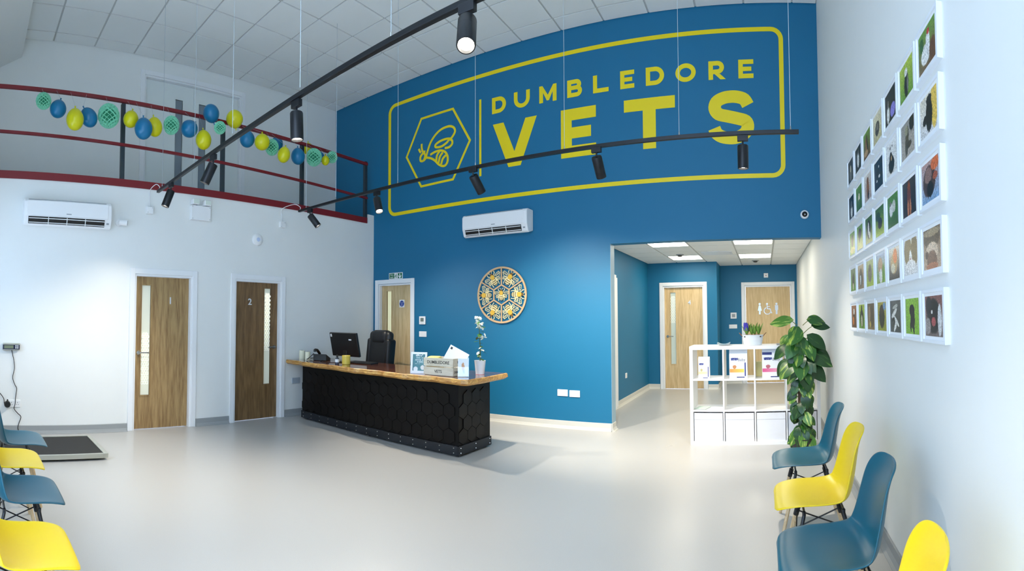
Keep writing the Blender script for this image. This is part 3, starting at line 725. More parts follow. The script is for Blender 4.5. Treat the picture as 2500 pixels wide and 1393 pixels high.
for (px, py), lab, d, w in SP2: spot(lab, onZ(px, py, ZT - 0.016), d, power=w)

# ---------------------------------------------------------------- small fittings on the white wall
def device(name, label, cat, origin, rz, w, h, dp, m=M_PLASTW, group=None, bevel=0.004):
    """box fitting, local wall at y=0, room towards -y, centred"""
    t = thing(name, label, cat, origin, rz, group)
    MB().box(-w / 2, -dp, -h / 2, w / 2, 0, h / 2).build('housing', m, t, bevel=bevel)
    return t
for jb, lab in ((jb1, 'white junction box on the white wall feeding the windows side lighting track'), (jb2, 'white junction box on the white wall feeding the sign side lighting track')):
    t = device('junction_box', lab, 'junction box', jb, PI / 2, 0.09, 0.09, 0.045, group='track junction boxes')
    for s_ in (-1, 1): MB().cyl((s_ * 0.03, -0.045, s_ * 0.03), (s_ * 0.03, -0.047, s_ * 0.03), 0.005, n=8).build('screw', M_GREYP, t)
eo = onL(486, 522); t = device('emergency_light', 'white twin headed emergency light on the white wall below the mezzanine', 'emergency light', eo, PI / 2, 0.28, 0.19, 0.07)
for s_ in (-1, 1):
    hd = MB().box(s_ * 0.085 - 0.05, -0.10, 0.105, s_ * 0.085 + 0.05, -0.01, 0.175).build('lamp_head', M_PLASTW, t, bevel=0.01)
    MB().cyl((s_ * 0.085, -0.05, 0.09), (s_ * 0.085, -0.05, 0.108), 0.012, n=8).build('swivel', M_GREYP, hd)
    MB().box(s_ * 0.085 - 0.04, -0.102, 0.112, s_ * 0.085 + 0.04, -0.10, 0.168).build('lens', M_FROSTC, hd)
for sx, sz in ((-1, -1), (1, -1), (-1, 1), (1, 1)): MB().cyl((sx * 0.125, -0.07, sz * 0.08), (sx * 0.125, -0.072, sz * 0.08), 0.004, n=8).build('screw', M_BLACKP, t)
co = onL(290, 544); t = thing('security_camera', 'small white bullet security camera beside the air conditioner', 'security camera', co, PI / 2)
MB().cyl((0, 0, 0), (0, -0.02, 0), 0.045, n=20).build('base', M_PLASTW, t)
MB().cyl((0, -0.02, 0), (0.02, -0.05, 0), 0.018, n=12).build('arm', M_PLASTW, t)
MB().cyl((-0.01, -0.055, 0), (0.085, -0.085, -0.01), 0.034, 0.036, n=20).build('body', M_PLASTW, t, smooth='auto')
MB().cyl((0.085, -0.085, -0.01), (0.088, -0.086, -0.0103), 0.030, n=20).build('lens', M_BLACKP, t)
ap = onL(628, 585); t = thing('wifi_access_point', 'white round access point disc on the white wall above door two', 'access point', ap, PI / 2)
MB().lathe([(0.085, 0), (0.085, 0.015), (0.07, 0.028), (0.03, 0.034)], 32, axis=(0, -1, 0)).build('shell', M_PLASTW, t, smooth='auto')
MB().lathe([(0.03, 0.033), (0.028, 0.036)], 24, axis=(0, -1, 0)).build('ring', mat('pale_blue_ring', (190, 205, 232), 0.4), t)
def socket(label, origin, rz, w=0.146, h=0.086, gangs=2, blank=False, m=M_PLASTW, group='wall sockets'):
    t = device('wall_socket' if not blank else 'switch_plate', label, 'socket' if not blank else 'wall plate', origin, rz, w, h, 0.012, m, group, 0.003)
    if not blank:
        for g in range(gangs):
            cx_ = (g - (gangs - 1) / 2) * w / gangs
            for (dx_, dz_, sw, sh) in ((0, 0.012, 0.006, 0.010), (-0.011, -0.012, 0.009, 0.005), (0.011, -0.012, 0.009, 0.005)):
                MB().box(cx_ + dx_ - sw / 2, -0.0126, dz_ - sh / 2, cx_ + dx_ + sw / 2, -0.012, dz_ + sh / 2).build('pin_slot', M_BLACKP, t)
            MB().box(cx_ + 0.014, -0.016, 0.014, cx_ + 0.028, -0.012, 0.034).build('rocker', m, t)
    else:
        MB().box(-w * 0.36, -0.0135, -h * 0.30, w * 0.36, -0.012, h * 0.30).build('inset', m, t)
    return t
socket('white double wall socket behind the scale cable', onL(35, 984), PI / 2)
socket('grey blank plate low on the white wall under the desk end', onL(722, 928), PI / 2, blank=True, m=mat('silver_grey_plate', (170, 180, 190), 0.4), group=None)
socket('white double socket plate on the blue wall nearer the desk', onD(1374, 958), 0, group=None, blank=True)
socket('white double socket plate on the blue wall nearer the corridor opening', onD(1403.5, 960.5), 0, group=None, blank=True)
q = onX(1528, 916, XCL); socket('white single socket low on the corridor side wall', q, PI / 2, w=0.086, gangs=1, group=None)
t = device('thermostat', 'white thermostat with grey screen beside the fire exit door', 'thermostat', onD(1032.5, 781.5), 0, 0.12, 0.125, 0.022)
MB().box(-0.032, -0.0235, -0.02, 0.032, -0.022, 0.038).build('screen', mat('lcd_grey', (108, 120, 112), 0.3), t)
MB().box(-0.035, -0.023, -0.045, 0.035, -0.022, -0.04).build('lettering', M_GREYP, t)
socket('white blank plate on the blue wall below the thermostat', onD(1033, 815), 0, blank=True, group=None)
t = device('thermostat', 'white thermostat on the corridor wall left of the toilet door', 'thermostat', onY(1791, 770, YWC), 0, 0.13, 0.13, 0.02)
MB().box(-0.035, -0.0215, -0.035, 0.035, -0.02, 0.035).build('screen', M_GREYP, t)
socket('white wide switch plate on the corridor wall below the thermostat', onY(1790, 796.5, YWC), 0, w=0.175, blank=True, group=None)
t = device('alarm_sounder', 'white square alarm sounder with a red mark above the toilet door', 'alarm', onY(1870, 672, YWC), 0, 0.095, 0.095, 0.03)
MB().prism([(-0.014, -0.012), (0.014, -0.012), (0, 0.016)], lambda u, v: (u, -0.03, v), lambda u, v: (u, -0.0315, v)).build('red_mark', mat('alarm_red', (170, 40, 30), 0.4), t)
dm = onD(1964, 524); t = thing('dome_camera', 'white and black dome security camera on the blue wall by the picture wall', 'security camera', dm)
MB().lathe([(0.052, 0), (0.052, 0.03), (0.046, 0.04)], 28, axis=(0, -1, 0)).build('base', M_PLASTW, t, smooth='auto')
MB().lathe([(0.034, 0.038), (0.031, 0.055), (0.02, 0.066), (0.006, 0.07)], 24, axis=(0, -1, 0)).build('dome', mat('smoked_dome', (14, 14, 16), 0.08), t, smooth='auto')
MB().cyl((0, -0.069, -0.008), (0, -0.073, -0.010), 0.010, n=12).build('lens', M_GREYP, t)
# running man sign over the fire exit door
fo = onD(966.5, 673); t = thing('exit_sign', 'small green and white fire exit sign above the door in the blue wall', 'sign', fo)
MB().box(-0.15, -0.004, -0.052, 0.15, 0, 0.052).build('plate', M_PLASTW, t)
M_GREEN = mat('sign_green', (16, 110, 72), 0.4)
MB().box(-0.138, -0.0048, -0.042, -0.03, -0.004, 0.042).build('green_panel', M_GREEN, t)
MB().box(0.045, -0.0048, -0.042, 0.138, -0.004, 0.042).build('green_panel', M_GREEN, t)
text_part('lettering', 'Fire', 0.045, M_PLASTW, t, (-0.085, -0.0052, 0.004), depth=0.0003); text_part('lettering', 'exit', 0.045, M_PLASTW, t, (-0.085, -0.0052, -0.035), depth=0.0003)
k0 = lambda u, v: (u, -0.0048, v); k1 = lambda u, v: (u, -0.0054, v)
MB().stroke([(0.09, 0.034), (0.09, -0.03)], 0.016, k0, k1).stroke([(0.06, 0.0), (0.09, -0.034), (0.12, 0.0)], 0.016, k0, k1).build('arrow', M_PLASTW, t)
j0 = lambda u, v: (u, -0.004, v); j1 = lambda u, v: (u, -0.0048, v)
MB().prism(circ(0.012, 0.03, 0.008, 10), j0, j1).stroke([(0.01, 0.02), (0.0, -0.005), (0.016, -0.018), (0.004, -0.036)], 0.011, j0, j1).stroke([(0.0, -0.006), (-0.016, -0.016), (-0.026, -0.012)], 0.009, j0, j1).stroke([(-0.014, 0.006), (0.006, 0.016), (0.026, 0.004)], 0.008, j0, j1).build('running_man', M_GREEN, t)
# ================================================================== PICTURE WALL
M_FRAMEW = mat('white_frame_lacquer', (232, 236, 242), 0.35, var=0.01)
def lerp(a, b, t): return tuple(a[i] + (b[i] - a[i]) * t for i in range(3))
def hashn(i, j, s):
    v = math.sin(i * 12.9898 + j * 78.233 + s * 37.719) * 43758.5453
    return v - math.floor(v)
def painter(bot, top, blobs, grain=0.10, seed=0):
    """soft background from bottom to top colour, then ellipses (cx, cy, rx, ry, colour, turn)"""
    def f(u, v):
        c = lerp(bot, top, v)
        for b in blobs:
            cx_, cy_, rx, ry, col = b[:5]; a = b[5] if len(b) > 5 else 0.0
            du, dv = u - cx_, v - cy_; x = du * math.cos(a) + dv * math.sin(a); y = -du * math.sin(a) + dv * math.cos(a)
            r = (x / rx) ** 2 + (y / ry) ** 2 + (hashn(int(u * 40), int(v * 40), seed + 3) - 0.5) * 0.14
            if r < 1: c = lerp(col, c, max(0, (r - 0.8) / 0.2) * 0.6)
        k = 1 + (hashn(int(u * 60), int(v * 60), seed) - 0.5) * 2 * grain
        return tuple(max(0, min(255, q * k)) for q in c)
    return f
GR, DG, YG, BK, WH, GY, BR, TN, CR = (104, 150, 52), (58, 100, 44), (178, 196, 70), (24, 24, 27), (228, 226, 220), (120, 116, 110), (104, 70, 42), (186, 150, 104), (222, 212, 184)
OR, RD, BL, LI = (206, 120, 50), (190, 40, 40), (120, 160, 200), (140, 130, 210)
PICS = [  # rows from the top, columns from the far (corridor) end to the near end
 [('a dark animal with a pale streak', BK, (60, 60, 64), [(0.5, 0.35, 0.22, 0.32, GY), (0.5, 0.6, 0.12, 0.16, CR)]),
  ('a white bird against black', (30, 34, 38), BK, [(0.5, 0.45, 0.2, 0.33, WH), (0.55, 0.75, 0.1, 0.1, GY)]),
  ('a brown tabby on planks with greenery', BR, GR, [(0.45, 0.45, 0.2, 0.42, (140, 96, 54)), (0.55, 0.55, 0.08, 0.36, BK, 0.2), (0.35, 0.2, 0.3, 0.12, TN)]),
  ('a small grey dog on a cream blanket', (196, 186, 140), CR, [(0.5, 0.45, 0.26, 0.26, (70, 70, 76)), (0.5, 0.5, 0.12, 0.14, GY), (0.5, 0.36, 0.06, 0.05, BK)]),
  ('a black and white cat beside a lilac cushion', BK, (40, 36, 38), [(0.3, 0.3, 0.14, 0.3, WH), (0.75, 0.28, 0.25, 0.22, LI), (0.3, 0.62, 0.08, 0.14, GY)]),
  ('a black and white dog sitting in long grass', GR, YG, [(0.52, 0.36, 0.17, 0.36, BK), (0.5, 0.72, 0.12, 0.12, WH), (0.62, 0.35, 0.06, 0.25, GY)]),
  ('a white hen with a red comb on grass', (120, 92, 66), GR, [(0.45, 0.36, 0.3, 0.26, WH), (0.58, 0.62, 0.12, 0.26, WH), (0.60, 0.84, 0.08, 0.08, RD), (0.85, 0.25, 0.2, 0.3, BR), (0.2, 0.7, 0.12, 0.2, DG)])],
 [('a pale animal in the dark', (26, 28, 30), BK, [(0.5, 0.3, 0.2, 0.28, WH), (0.5, 0.62, 0.16, 0.18, GY)]),
  ('a small pale creature in green leaves', DG, GR, [(0.5, 0.5, 0.16, 0.2, CR), (0.52, 0.3, 0.2, 0.14, (86, 120, 60))]),
  ('a tan dog standing by a pale wall', (180, 160, 150), (216, 206, 196), [(0.5, 0.42, 0.2, 0.38, (150, 96, 56)), (0.48, 0.75, 0.14, 0.14, (120, 72, 40)), (0.55, 0.2, 0.08, 0.18, BK)]),
  ('dark blue fish with white specks', (22, 40, 56), (32, 52, 70), [(0.4, 0.6, 0.2, 0.1, (16, 24, 34)), (0.6, 0.4, 0.1, 0.06, WH), (0.3, 0.3, 0.06, 0.05, WH), (0.55, 0.75, 0.05, 0.04, WH)]),
  ('a black puppy on a white sheet', (222, 220, 214), (232, 230, 226), [(0.5, 0.3, 0.28, 0.28, BK), (0.45, 0.55, 0.14, 0.16, (40, 38, 38)), (0.4, 0.84, 0.05, 0.04, BK), (0.6, 0.86, 0.04, 0.03, BK), (0.5, 0.5, 0.06, 0.08, TN)]),
  ('a speckled grey reptile on pale sand', (176, 166, 152), (150, 144, 138), [(0.45, 0.45, 0.14, 0.44, (86, 80, 66), -0.15), (0.42, 0.75, 0.12, 0.14, (150, 146, 120)), (0.85, 0.85, 0.2, 0.25, BK), (0.6, 0.3, 0.2, 0.1, (70, 64, 54))]),
  ('a black dog seen from above on a yellow rug', (208, 208, 210), (218, 210, 190), [(0.85, 0.6, 0.2, 0.6, (222, 186, 84)), (0.55, 0.45, 0.2, 0.42, BK), (0.3, 0.4, 0.14, 0.12, BK, 0.6), (0.55, 0.84, 0.16, 0.12, (34, 32, 32))])],
 [('a horse over a sunlit meadow', YG, GR, [(0.5, 0.62, 0.2, 0.3, (70, 60, 44)), (0.5, 0.2, 0.5, 0.14, (222, 210, 120))]),
  ('a dark horse grazing on yellow grass', (216, 206, 120), GR, [(0.5, 0.66, 0.28, 0.22, BK), (0.42, 0.46, 0.08, 0.2, BK)]),
  ('a piebald pony with a white face', (176, 176, 96), DG, [(0.5, 0.52, 0.28, 0.38, BK), (0.45, 0.56, 0.1, 0.26, WH), (0.6, 0.3, 0.1, 0.14, WH)]),
  ('a black hen pecking on a bright lawn', YG, DG, [(0.55, 0.42, 0.26, 0.2, (40, 44, 56)), (0.4, 0.62, 0.08, 0.16, BK), (0.3, 0.7, 0.3, 0.16, (40, 70, 40))]),
  ('two white lambs on clover', DG, (90, 140, 62), [(0.35, 0.55, 0.18, 0.22, WH), (0.62, 0.62, 0.16, 0.2, (200, 200, 190)), (0.3, 0.75, 0.08, 0.08, GY)]),
  ('a russet lizard on dark gravel', (42, 40, 42), (58, 54, 56), [(0.5, 0.5, 0.14, 0.5, (112, 56, 34)), (0.42, 0.2, 0.06, 0.25, (190, 120, 80)), (0.6, 0.2, 0.06, 0.25, (190, 120, 80)), (0.5, 0.82, 0.1, 0.12, (140, 70, 40))]),
  ('a shaggy brown terrier on a blue blanket', (130, 165, 200), (190, 150, 140), [(0.45, 0.5, 0.38, 0.4, (74, 54, 50)), (0.4, 0.66, 0.22, 0.2, (140, 108, 100)), (0.8, 0.85, 0.25, 0.16, (214, 110, 64)), (0.5, 0.3, 0.2, 0.2, BK), (0.8, 0.55, 0.14, 0.1, (160, 80, 56))])],
 [('a brown dog on a green lane', GR, (140, 150, 110), [(0.5, 0.45, 0.2, 0.36, (86, 74, 54)), (0.5, 0.2, 0.1, 0.16, CR)]),
  ('a brown and white cat indoors', (150, 122, 86), (196, 170, 130), [(0.5, 0.45, 0.28, 0.36, (92, 78, 64)), (0.45, 0.4, 0.1, 0.26, WH), (0.5, 0.7, 0.2, 0.14, (120, 92, 60))]),
  ('a grey lurcher on a mown lawn', YG, (170, 180, 120), [(0.5, 0.5, 0.28, 0.36, (128, 118, 100)), (0.5, 0.7, 0.16, 0.14, (90, 84, 70))]),
  ('a tan spaniel against blue sky and grass', (150, 176, 80), (150, 170, 200), [(0.45, 0.6, 0.28, 0.3, (182, 146, 110)), (0.5, 0.25, 0.2, 0.26, WH), (0.8, 0.3, 0.14, 0.36, GR)]),
  ('an orange longhaired guinea pig', (70, 60, 52), (222, 214, 196), [(0.5, 0.5, 0.34, 0.34, (190, 160, 110)), (0.62, 0.72, 0.2, 0.24, (222, 124, 60)), (0.4, 0.35, 0.2, 0.16, CR)]),
  ('a cat face with olive brown patches and white chin', (214, 212, 210), (222, 220, 214), [(0.3, 0.68, 0.3, 0.42, (126, 108, 66)), (0.78, 0.62, 0.26, 0.46, (118, 100, 60)), (0.5, 0.34, 0.12, 0.36, WH), (0.5, 0.42, 0.05, 0.05, (190, 140, 130)), (0.5, 0.22, 0.4, 0.2, (226, 222, 218))]),
  ('a hedgehog with raised spines', (190, 164, 140), (120, 98, 76), [(0.5, 0.78, 0.48, 0.3, (92, 76, 56)), (0.5, 0.9, 0.5, 0.1, (160, 140, 110)), (0.5, 0.42, 0.36, 0.24, (206, 184, 160)), (0.5, 0.2, 0.3, 0.26, (116, 84, 66)), (0.2, 0.36, 0.1, 0.1, (80, 56, 46)), (0.5, 0.06, 0.36, 0.1, (170, 110, 80))])],
 [('an orange tabby on a brown step', BR, (150, 100, 60), [(0.5, 0.45, 0.2, 0.4, (80, 60, 46)), (0.4, 0.3, 0.14, 0.2, OR), (0.5, 0.72, 0.12, 0.14, WH)]),
  ('a black and white goose on a lawn', GR, YG, [(0.5, 0.42, 0.3, 0.38, BK), (0.5, 0.32, 0.16, 0.26, (190, 190, 150)), (0.5, 0.82, 0.1, 0.16, BK)]),
  ('a fawn cat in a brown room', (150, 120, 80), (110, 90, 64), [(0.62, 0.5, 0.3, 0.44, (92, 74, 56)), (0.3, 0.6, 0.14, 0.3, (160, 130, 100)), (0.4, 0.2, 0.12, 0.12, (200, 170, 80))]),
  ('a black and tan dog among yellow flowers', (150, 150, 40), (176, 160, 60), [(0.5, 0.5, 0.32, 0.42, (34, 28, 24)), (0.5, 0.72, 0.16, 0.14, (60, 42, 28)), (0.8, 0.85, 0.16, 0.14, BL)]),
  ('black and white coiled snakes', (66, 68, 68), (92, 92, 90), [(0.4, 0.6, 0.3, 0.08, WH, 0.5), (0.6, 0.35, 0.3, 0.07, WH, -0.6), (0.5, 0.8, 0.26, 0.06, (180, 180, 170), 0.2), (0.5, 0.2, 0.24, 0.08, WH, 0.9), (0.3, 0.4, 0.16, 0.05, BK, 0.3)]),
  ('a black puppy trotting over bright grass', (126, 176, 44), (140, 186, 60), [(0.5, 0.66, 0.2, 0.18, BK), (0.55, 0.42, 0.16, 0.28, BK), (0.4, 0.22, 0.06, 0.18, BK), (0.62, 0.16, 0.06, 0.18, BK)]),
  ('a black fruit bat with open mouth', (110, 96, 92), (130, 84, 78), [(0.5, 0.5, 0.4, 0.44, (26, 24, 26)), (0.22, 0.74, 0.18, 0.26, (38, 34, 38)), (0.5, 0.36, 0.13, 0.12, (170, 80, 80)), (0.85, 0.4, 0.12, 0.4, (206, 206, 204)), (0.4, 0.6, 0.05, 0.05, WH), (0.15, 0.25, 0.18, 0.22, (150, 140, 136))])]]
ROWN = ('top row', 'second row', 'middle row', 'fourth row', 'bottom row')
FWD, FHT, FDP = 0.288, 0.230, 0.024
fproto = None
for r in range(5):
    for c in range(7):
        desc, bot, top, blobs = PICS[r][c]
        yn = 1.873 + 0.3145 * (6 - c); zt = 1.531 + 0.2875 * (4 - r)
        t = thing('picture_frame', 'white framed photo of %s, %s' % (desc, ROWN[r]), 'picture frame', (XR, yn + FWD / 2, zt - FHT / 2), -PI / 2, 'framed pet photos on the picture wall')
        hw, hh, b_ = FWD / 2, FHT / 2, 0.014
        if fproto is None:
            fproto = MB().box(-hw, -FDP, -hh, -hw + b_, 0, hh).box(hw - b_, -FDP, -hh, hw, 0, hh).box(-hw + b_, -FDP, hh - b_, hw - b_, 0, hh).box(-hw + b_, -FDP, -hh, hw - b_, 0, -hh + b_).build('moulding', M_FRAMEW, t)
            mproto = MB().box(-hw + b_, -0.018, -hh + b_, hw - b_, -0.004, hh - b_).build('mount', mat('white_mount_card', (236, 238, 240), 0.7), t)
        else:
            place(fproto, 'moulding', t, (0, 0, 0)); place(mproto, 'mount', t, (0, 0, 0))
        pw, ph = FWD - 2 * b_ - 0.042, FHT - 2 * b_ - 0.030
        sheet('photo', pw, ph, painter(bot, top, blobs, 0.16, r * 7 + c), t, (0, -0.0186, -ph / 2), nx=36, ny=34)

# ================================================================== MEZZANINE EDGE
bal = thing('balustrade', 'dark red and slate steel balustrade along the mezzanine edge', 'railing', (XL - 0.035, 0, ZM))
for Y in (1.83, 3.26, 4.63, 5.985):
    MB().box(-0.026, Y - 0.026, -0.001, 0.026, Y + 0.026, 1.05).build('post', M_POST, bal, bevel=0.002)
def rail(name, y0, y1, za, zb, hz, hx):
    xo = 0.05 - hx; MB().add([(xo - hx, y0, za - hz), (xo + hx, y0, za - hz), (xo + hx, y1, zb - hz), (xo - hx, y1, zb - hz), (xo - hx, y0, za + hz), (xo + hx, y0, za + hz), (xo + hx, y1, zb + hz), (xo - hx, y1, zb + hz)],
             [(3, 2, 1, 0), (4, 5, 6, 7), (0, 1, 5, 4), (1, 2, 6, 5), (2, 3, 7, 6), (3, 0, 4, 7)]).build(name, M_RED, bal)
zr = lambda py_list: sum(onX(px, py, XL - 0.035).z for px, py in py_list) / len(py_list) - ZM
z_a = zr([(0, 207), (300, 258)]); z_b = zr([(546, 308), (740, 357), (890, 398)])
m_a = zr([(0, 318), (300, 358)]); m_b = zr([(546, 412), (740, 451), (890, 478)])
rail('top_rail', YF, 6.0, z_a + 0.035, z_b - 0.01, 0.021, 0.02)
rail('middle_rail', YF, 6.0, m_a + 0.03, m_b - 0.01, 0.017, 0.016)
MB().box(0.037, YF, -0.008, 0.05, 5.99, 0.085).build('toe_board', M_RED, bal)

# ---------------------------------------------------------------- balloons and paper honeycomb balls
M_BBLUE = mat('blue_balloon', (16, 112, 158), 0.28, var=0.03)
M_BYEL = mat('yellow_balloon', (212, 208, 12), 0.28, var=0.03)
M_HONEY = mat('mint_tissue', (142, 224, 190), 0.7, var=0.1, scale=20)
M_HONEYSHADE = mat('mint_tissue_shade', (40, 128, 96), 0.8, var=0.1, scale=20)  # darker green paints the shade deep inside the tissue cells
XB = XL + 0.02
def pix_pos(px, py, X): return onX(px, py, X)
BALL = [('h', 106.4, 246.4, 19.5, 21.5, 0), ('b', 141.9, 265.6, 20.6, 23, -14), ('y', 183.2, 291.2, 22, 28, 0), ('b', 216.8, 286.4, 20.5, 25.6, 30), ('h', 265.3, 282.9, 27.5, 31, 0),
        ('y', 319.5, 290.7, 18.9, 21.6, -10), ('b', 350.4, 313.6, 22.4, 27.5, 2), ('y', 377.6, 309.6, 19, 24.8, 8), ('h', 418.4, 305.6, 20, 24, 0), ('b', 462.4, 314, 21.6, 22, -40), ('y', 496.8, 341.2, 19.5, 24.8, 4),
        ('b', 515.7, 277.2, 20, 23.7, 200), ('h', 537.1, 311.6, 15, 16.5, 0), ('y', 572.8, 290.8, 21, 23, 190), ('b', 603.5, 339.1, 18.6, 21.6, 0), ('y', 640, 346.5, 18.9, 21, 0), ('h', 664, 359.6, 17, 21, 0),
        ('b', 677, 349.2, 14, 18.4, 10), ('y', 693.1, 377.5, 15.7, 21, -12), ('b', 727.5, 381.2, 17.3, 21.3, 3), ('y', 752, 362.8, 13, 15, 0), ('h', 766.4, 383.9, 20, 23, 0), ('b', 783, 382.8, 9, 13, 0), ('y', 794.4, 391.6, 10, 12.5, 0), ('h', 810.7, 383.6, 13.3, 15.2, 0)]
def railpt(c):
    y = min(c.y, 5.95); return Vector((XL + 0.0152 if c.x > XL - 0.1 else XL - 0.028, y, ZM + (z_a + 0.035) + (z_b - 0.01 - z_a - 0.035) * (y - YF) / (6.0 - YF)))
ORD = ('first', 'second', 'third', 'fourth', 'fifth', 'sixth', 'seventh', 'eighth', 'ninth')
STR = []; cnt = {'b': 0, 'y': 0, 'h': 0}
KIND = {'b': 'blue balloon', 'y': 'yellow balloon', 'h': 'mint green paper honeycomb ball'}
for i, (k, px, py, rx, ry, tilt) in enumerate(BALL):
    behind = i in (17, 20, 22); X = XB + (-0.30 if behind else 0.30 if i in (2, 6, 12, 15, 18) else 0.14)
    c = onX(px, py, X); dist = math.hypot(c.x, c.y); s = dist / F
    r_, rz_ = rx * s, ry * s * 0.97
    n = cnt[k]; cnt[k] += 1; STR.append((c.x, c.y, c.z + rz_ * 0.92))
    lab = '%s %s counting along the balustrade garland towards the blue wall' % (ORD[n], KIND[k])
    if k == 'h':
        t = thing('honeycomb_ball', lab, 'paper ball', c, group='garland on the balustrade')
        # folded tissue: pleats with zig-zag cells
        NM, NR = 20, 14; vs_ = []; fs_ = []; dph = PI / NM
        for m_ in range(NM):
            o_ = len(vs_)
            for j in range(NR + 1):
                th = 0.06 + (PI - 0.12) * j / NR; ph = 2 * PI * m_ / NM + (dph if (j + m_) % 2 else -dph) * 0.93
                for rad in (1.0, 0.74): vs_.append((r_ * rad * math.sin(th) * math.cos(ph), r_ * rad * math.sin(th) * math.sin(ph), rz_ * rad * math.cos(th)))
            fs_ += [(o_ + 2 * j, o_ + 2 * j + 2, o_ + 2 * j + 3, o_ + 2 * j + 1) for j in range(NR)]
        ti_ = MB().add(vs_, fs_).build('tissue', M_HONEY, t); ti_['kind'] = 'stuff'
        md = ti_.modifiers.new('thickness', 'SOLIDIFY'); md.thickness = 0.0055; md.offset = 0
        MB().lathe([(r_ * 0.80 * math.sin(PI * q / 10) + 1e-4, -rz_ * 0.80 * math.cos(PI * q / 10)) for q in range(11)], 16).build('shade_core', M_HONEYSHADE, t)  # inner ball added as painted shade between the folds
        MB().cyl((0, 0, rz_ * 0.9), railpt(c) - c, 0.0015, n=5).build('thread', M_WIRE, t)
    else:
        t = thing('balloon', lab, 'balloon', c, group='garland on the balustrade')
        prof = []
        for q in range(15):
            th = PI * q / 14; z = -math.cos(th)
            w_ = math.sin(th) * (1.0 - 0.10 * max(0, z) ** 1.5) ; prof.append((max(1e-4, r_ * w_), rz_ * z))
        bo = MB().lathe(prof, 24).build('skin', M_BBLUE if k == 'b' else M_BYEL, t, smooth=True)
        kn = MB().lathe([(0.004, rz_ - 0.002), (0.009, rz_ + 0.012), (0.007, rz_ + 0.018), (0.011, rz_ + 0.026)], 10).build('knot', M_BBLUE if k == 'b' else M_BYEL, t, smooth=True)
        t.rotation_euler = (math.radians(tilt), 0, 0); iv = t.rotation_euler.to_matrix().inverted()
        MB().cyl((0, 0, rz_ + 0.02), iv @ (railpt(c) - c), 0.0015, n=5).build('thread', M_WIRE, t)

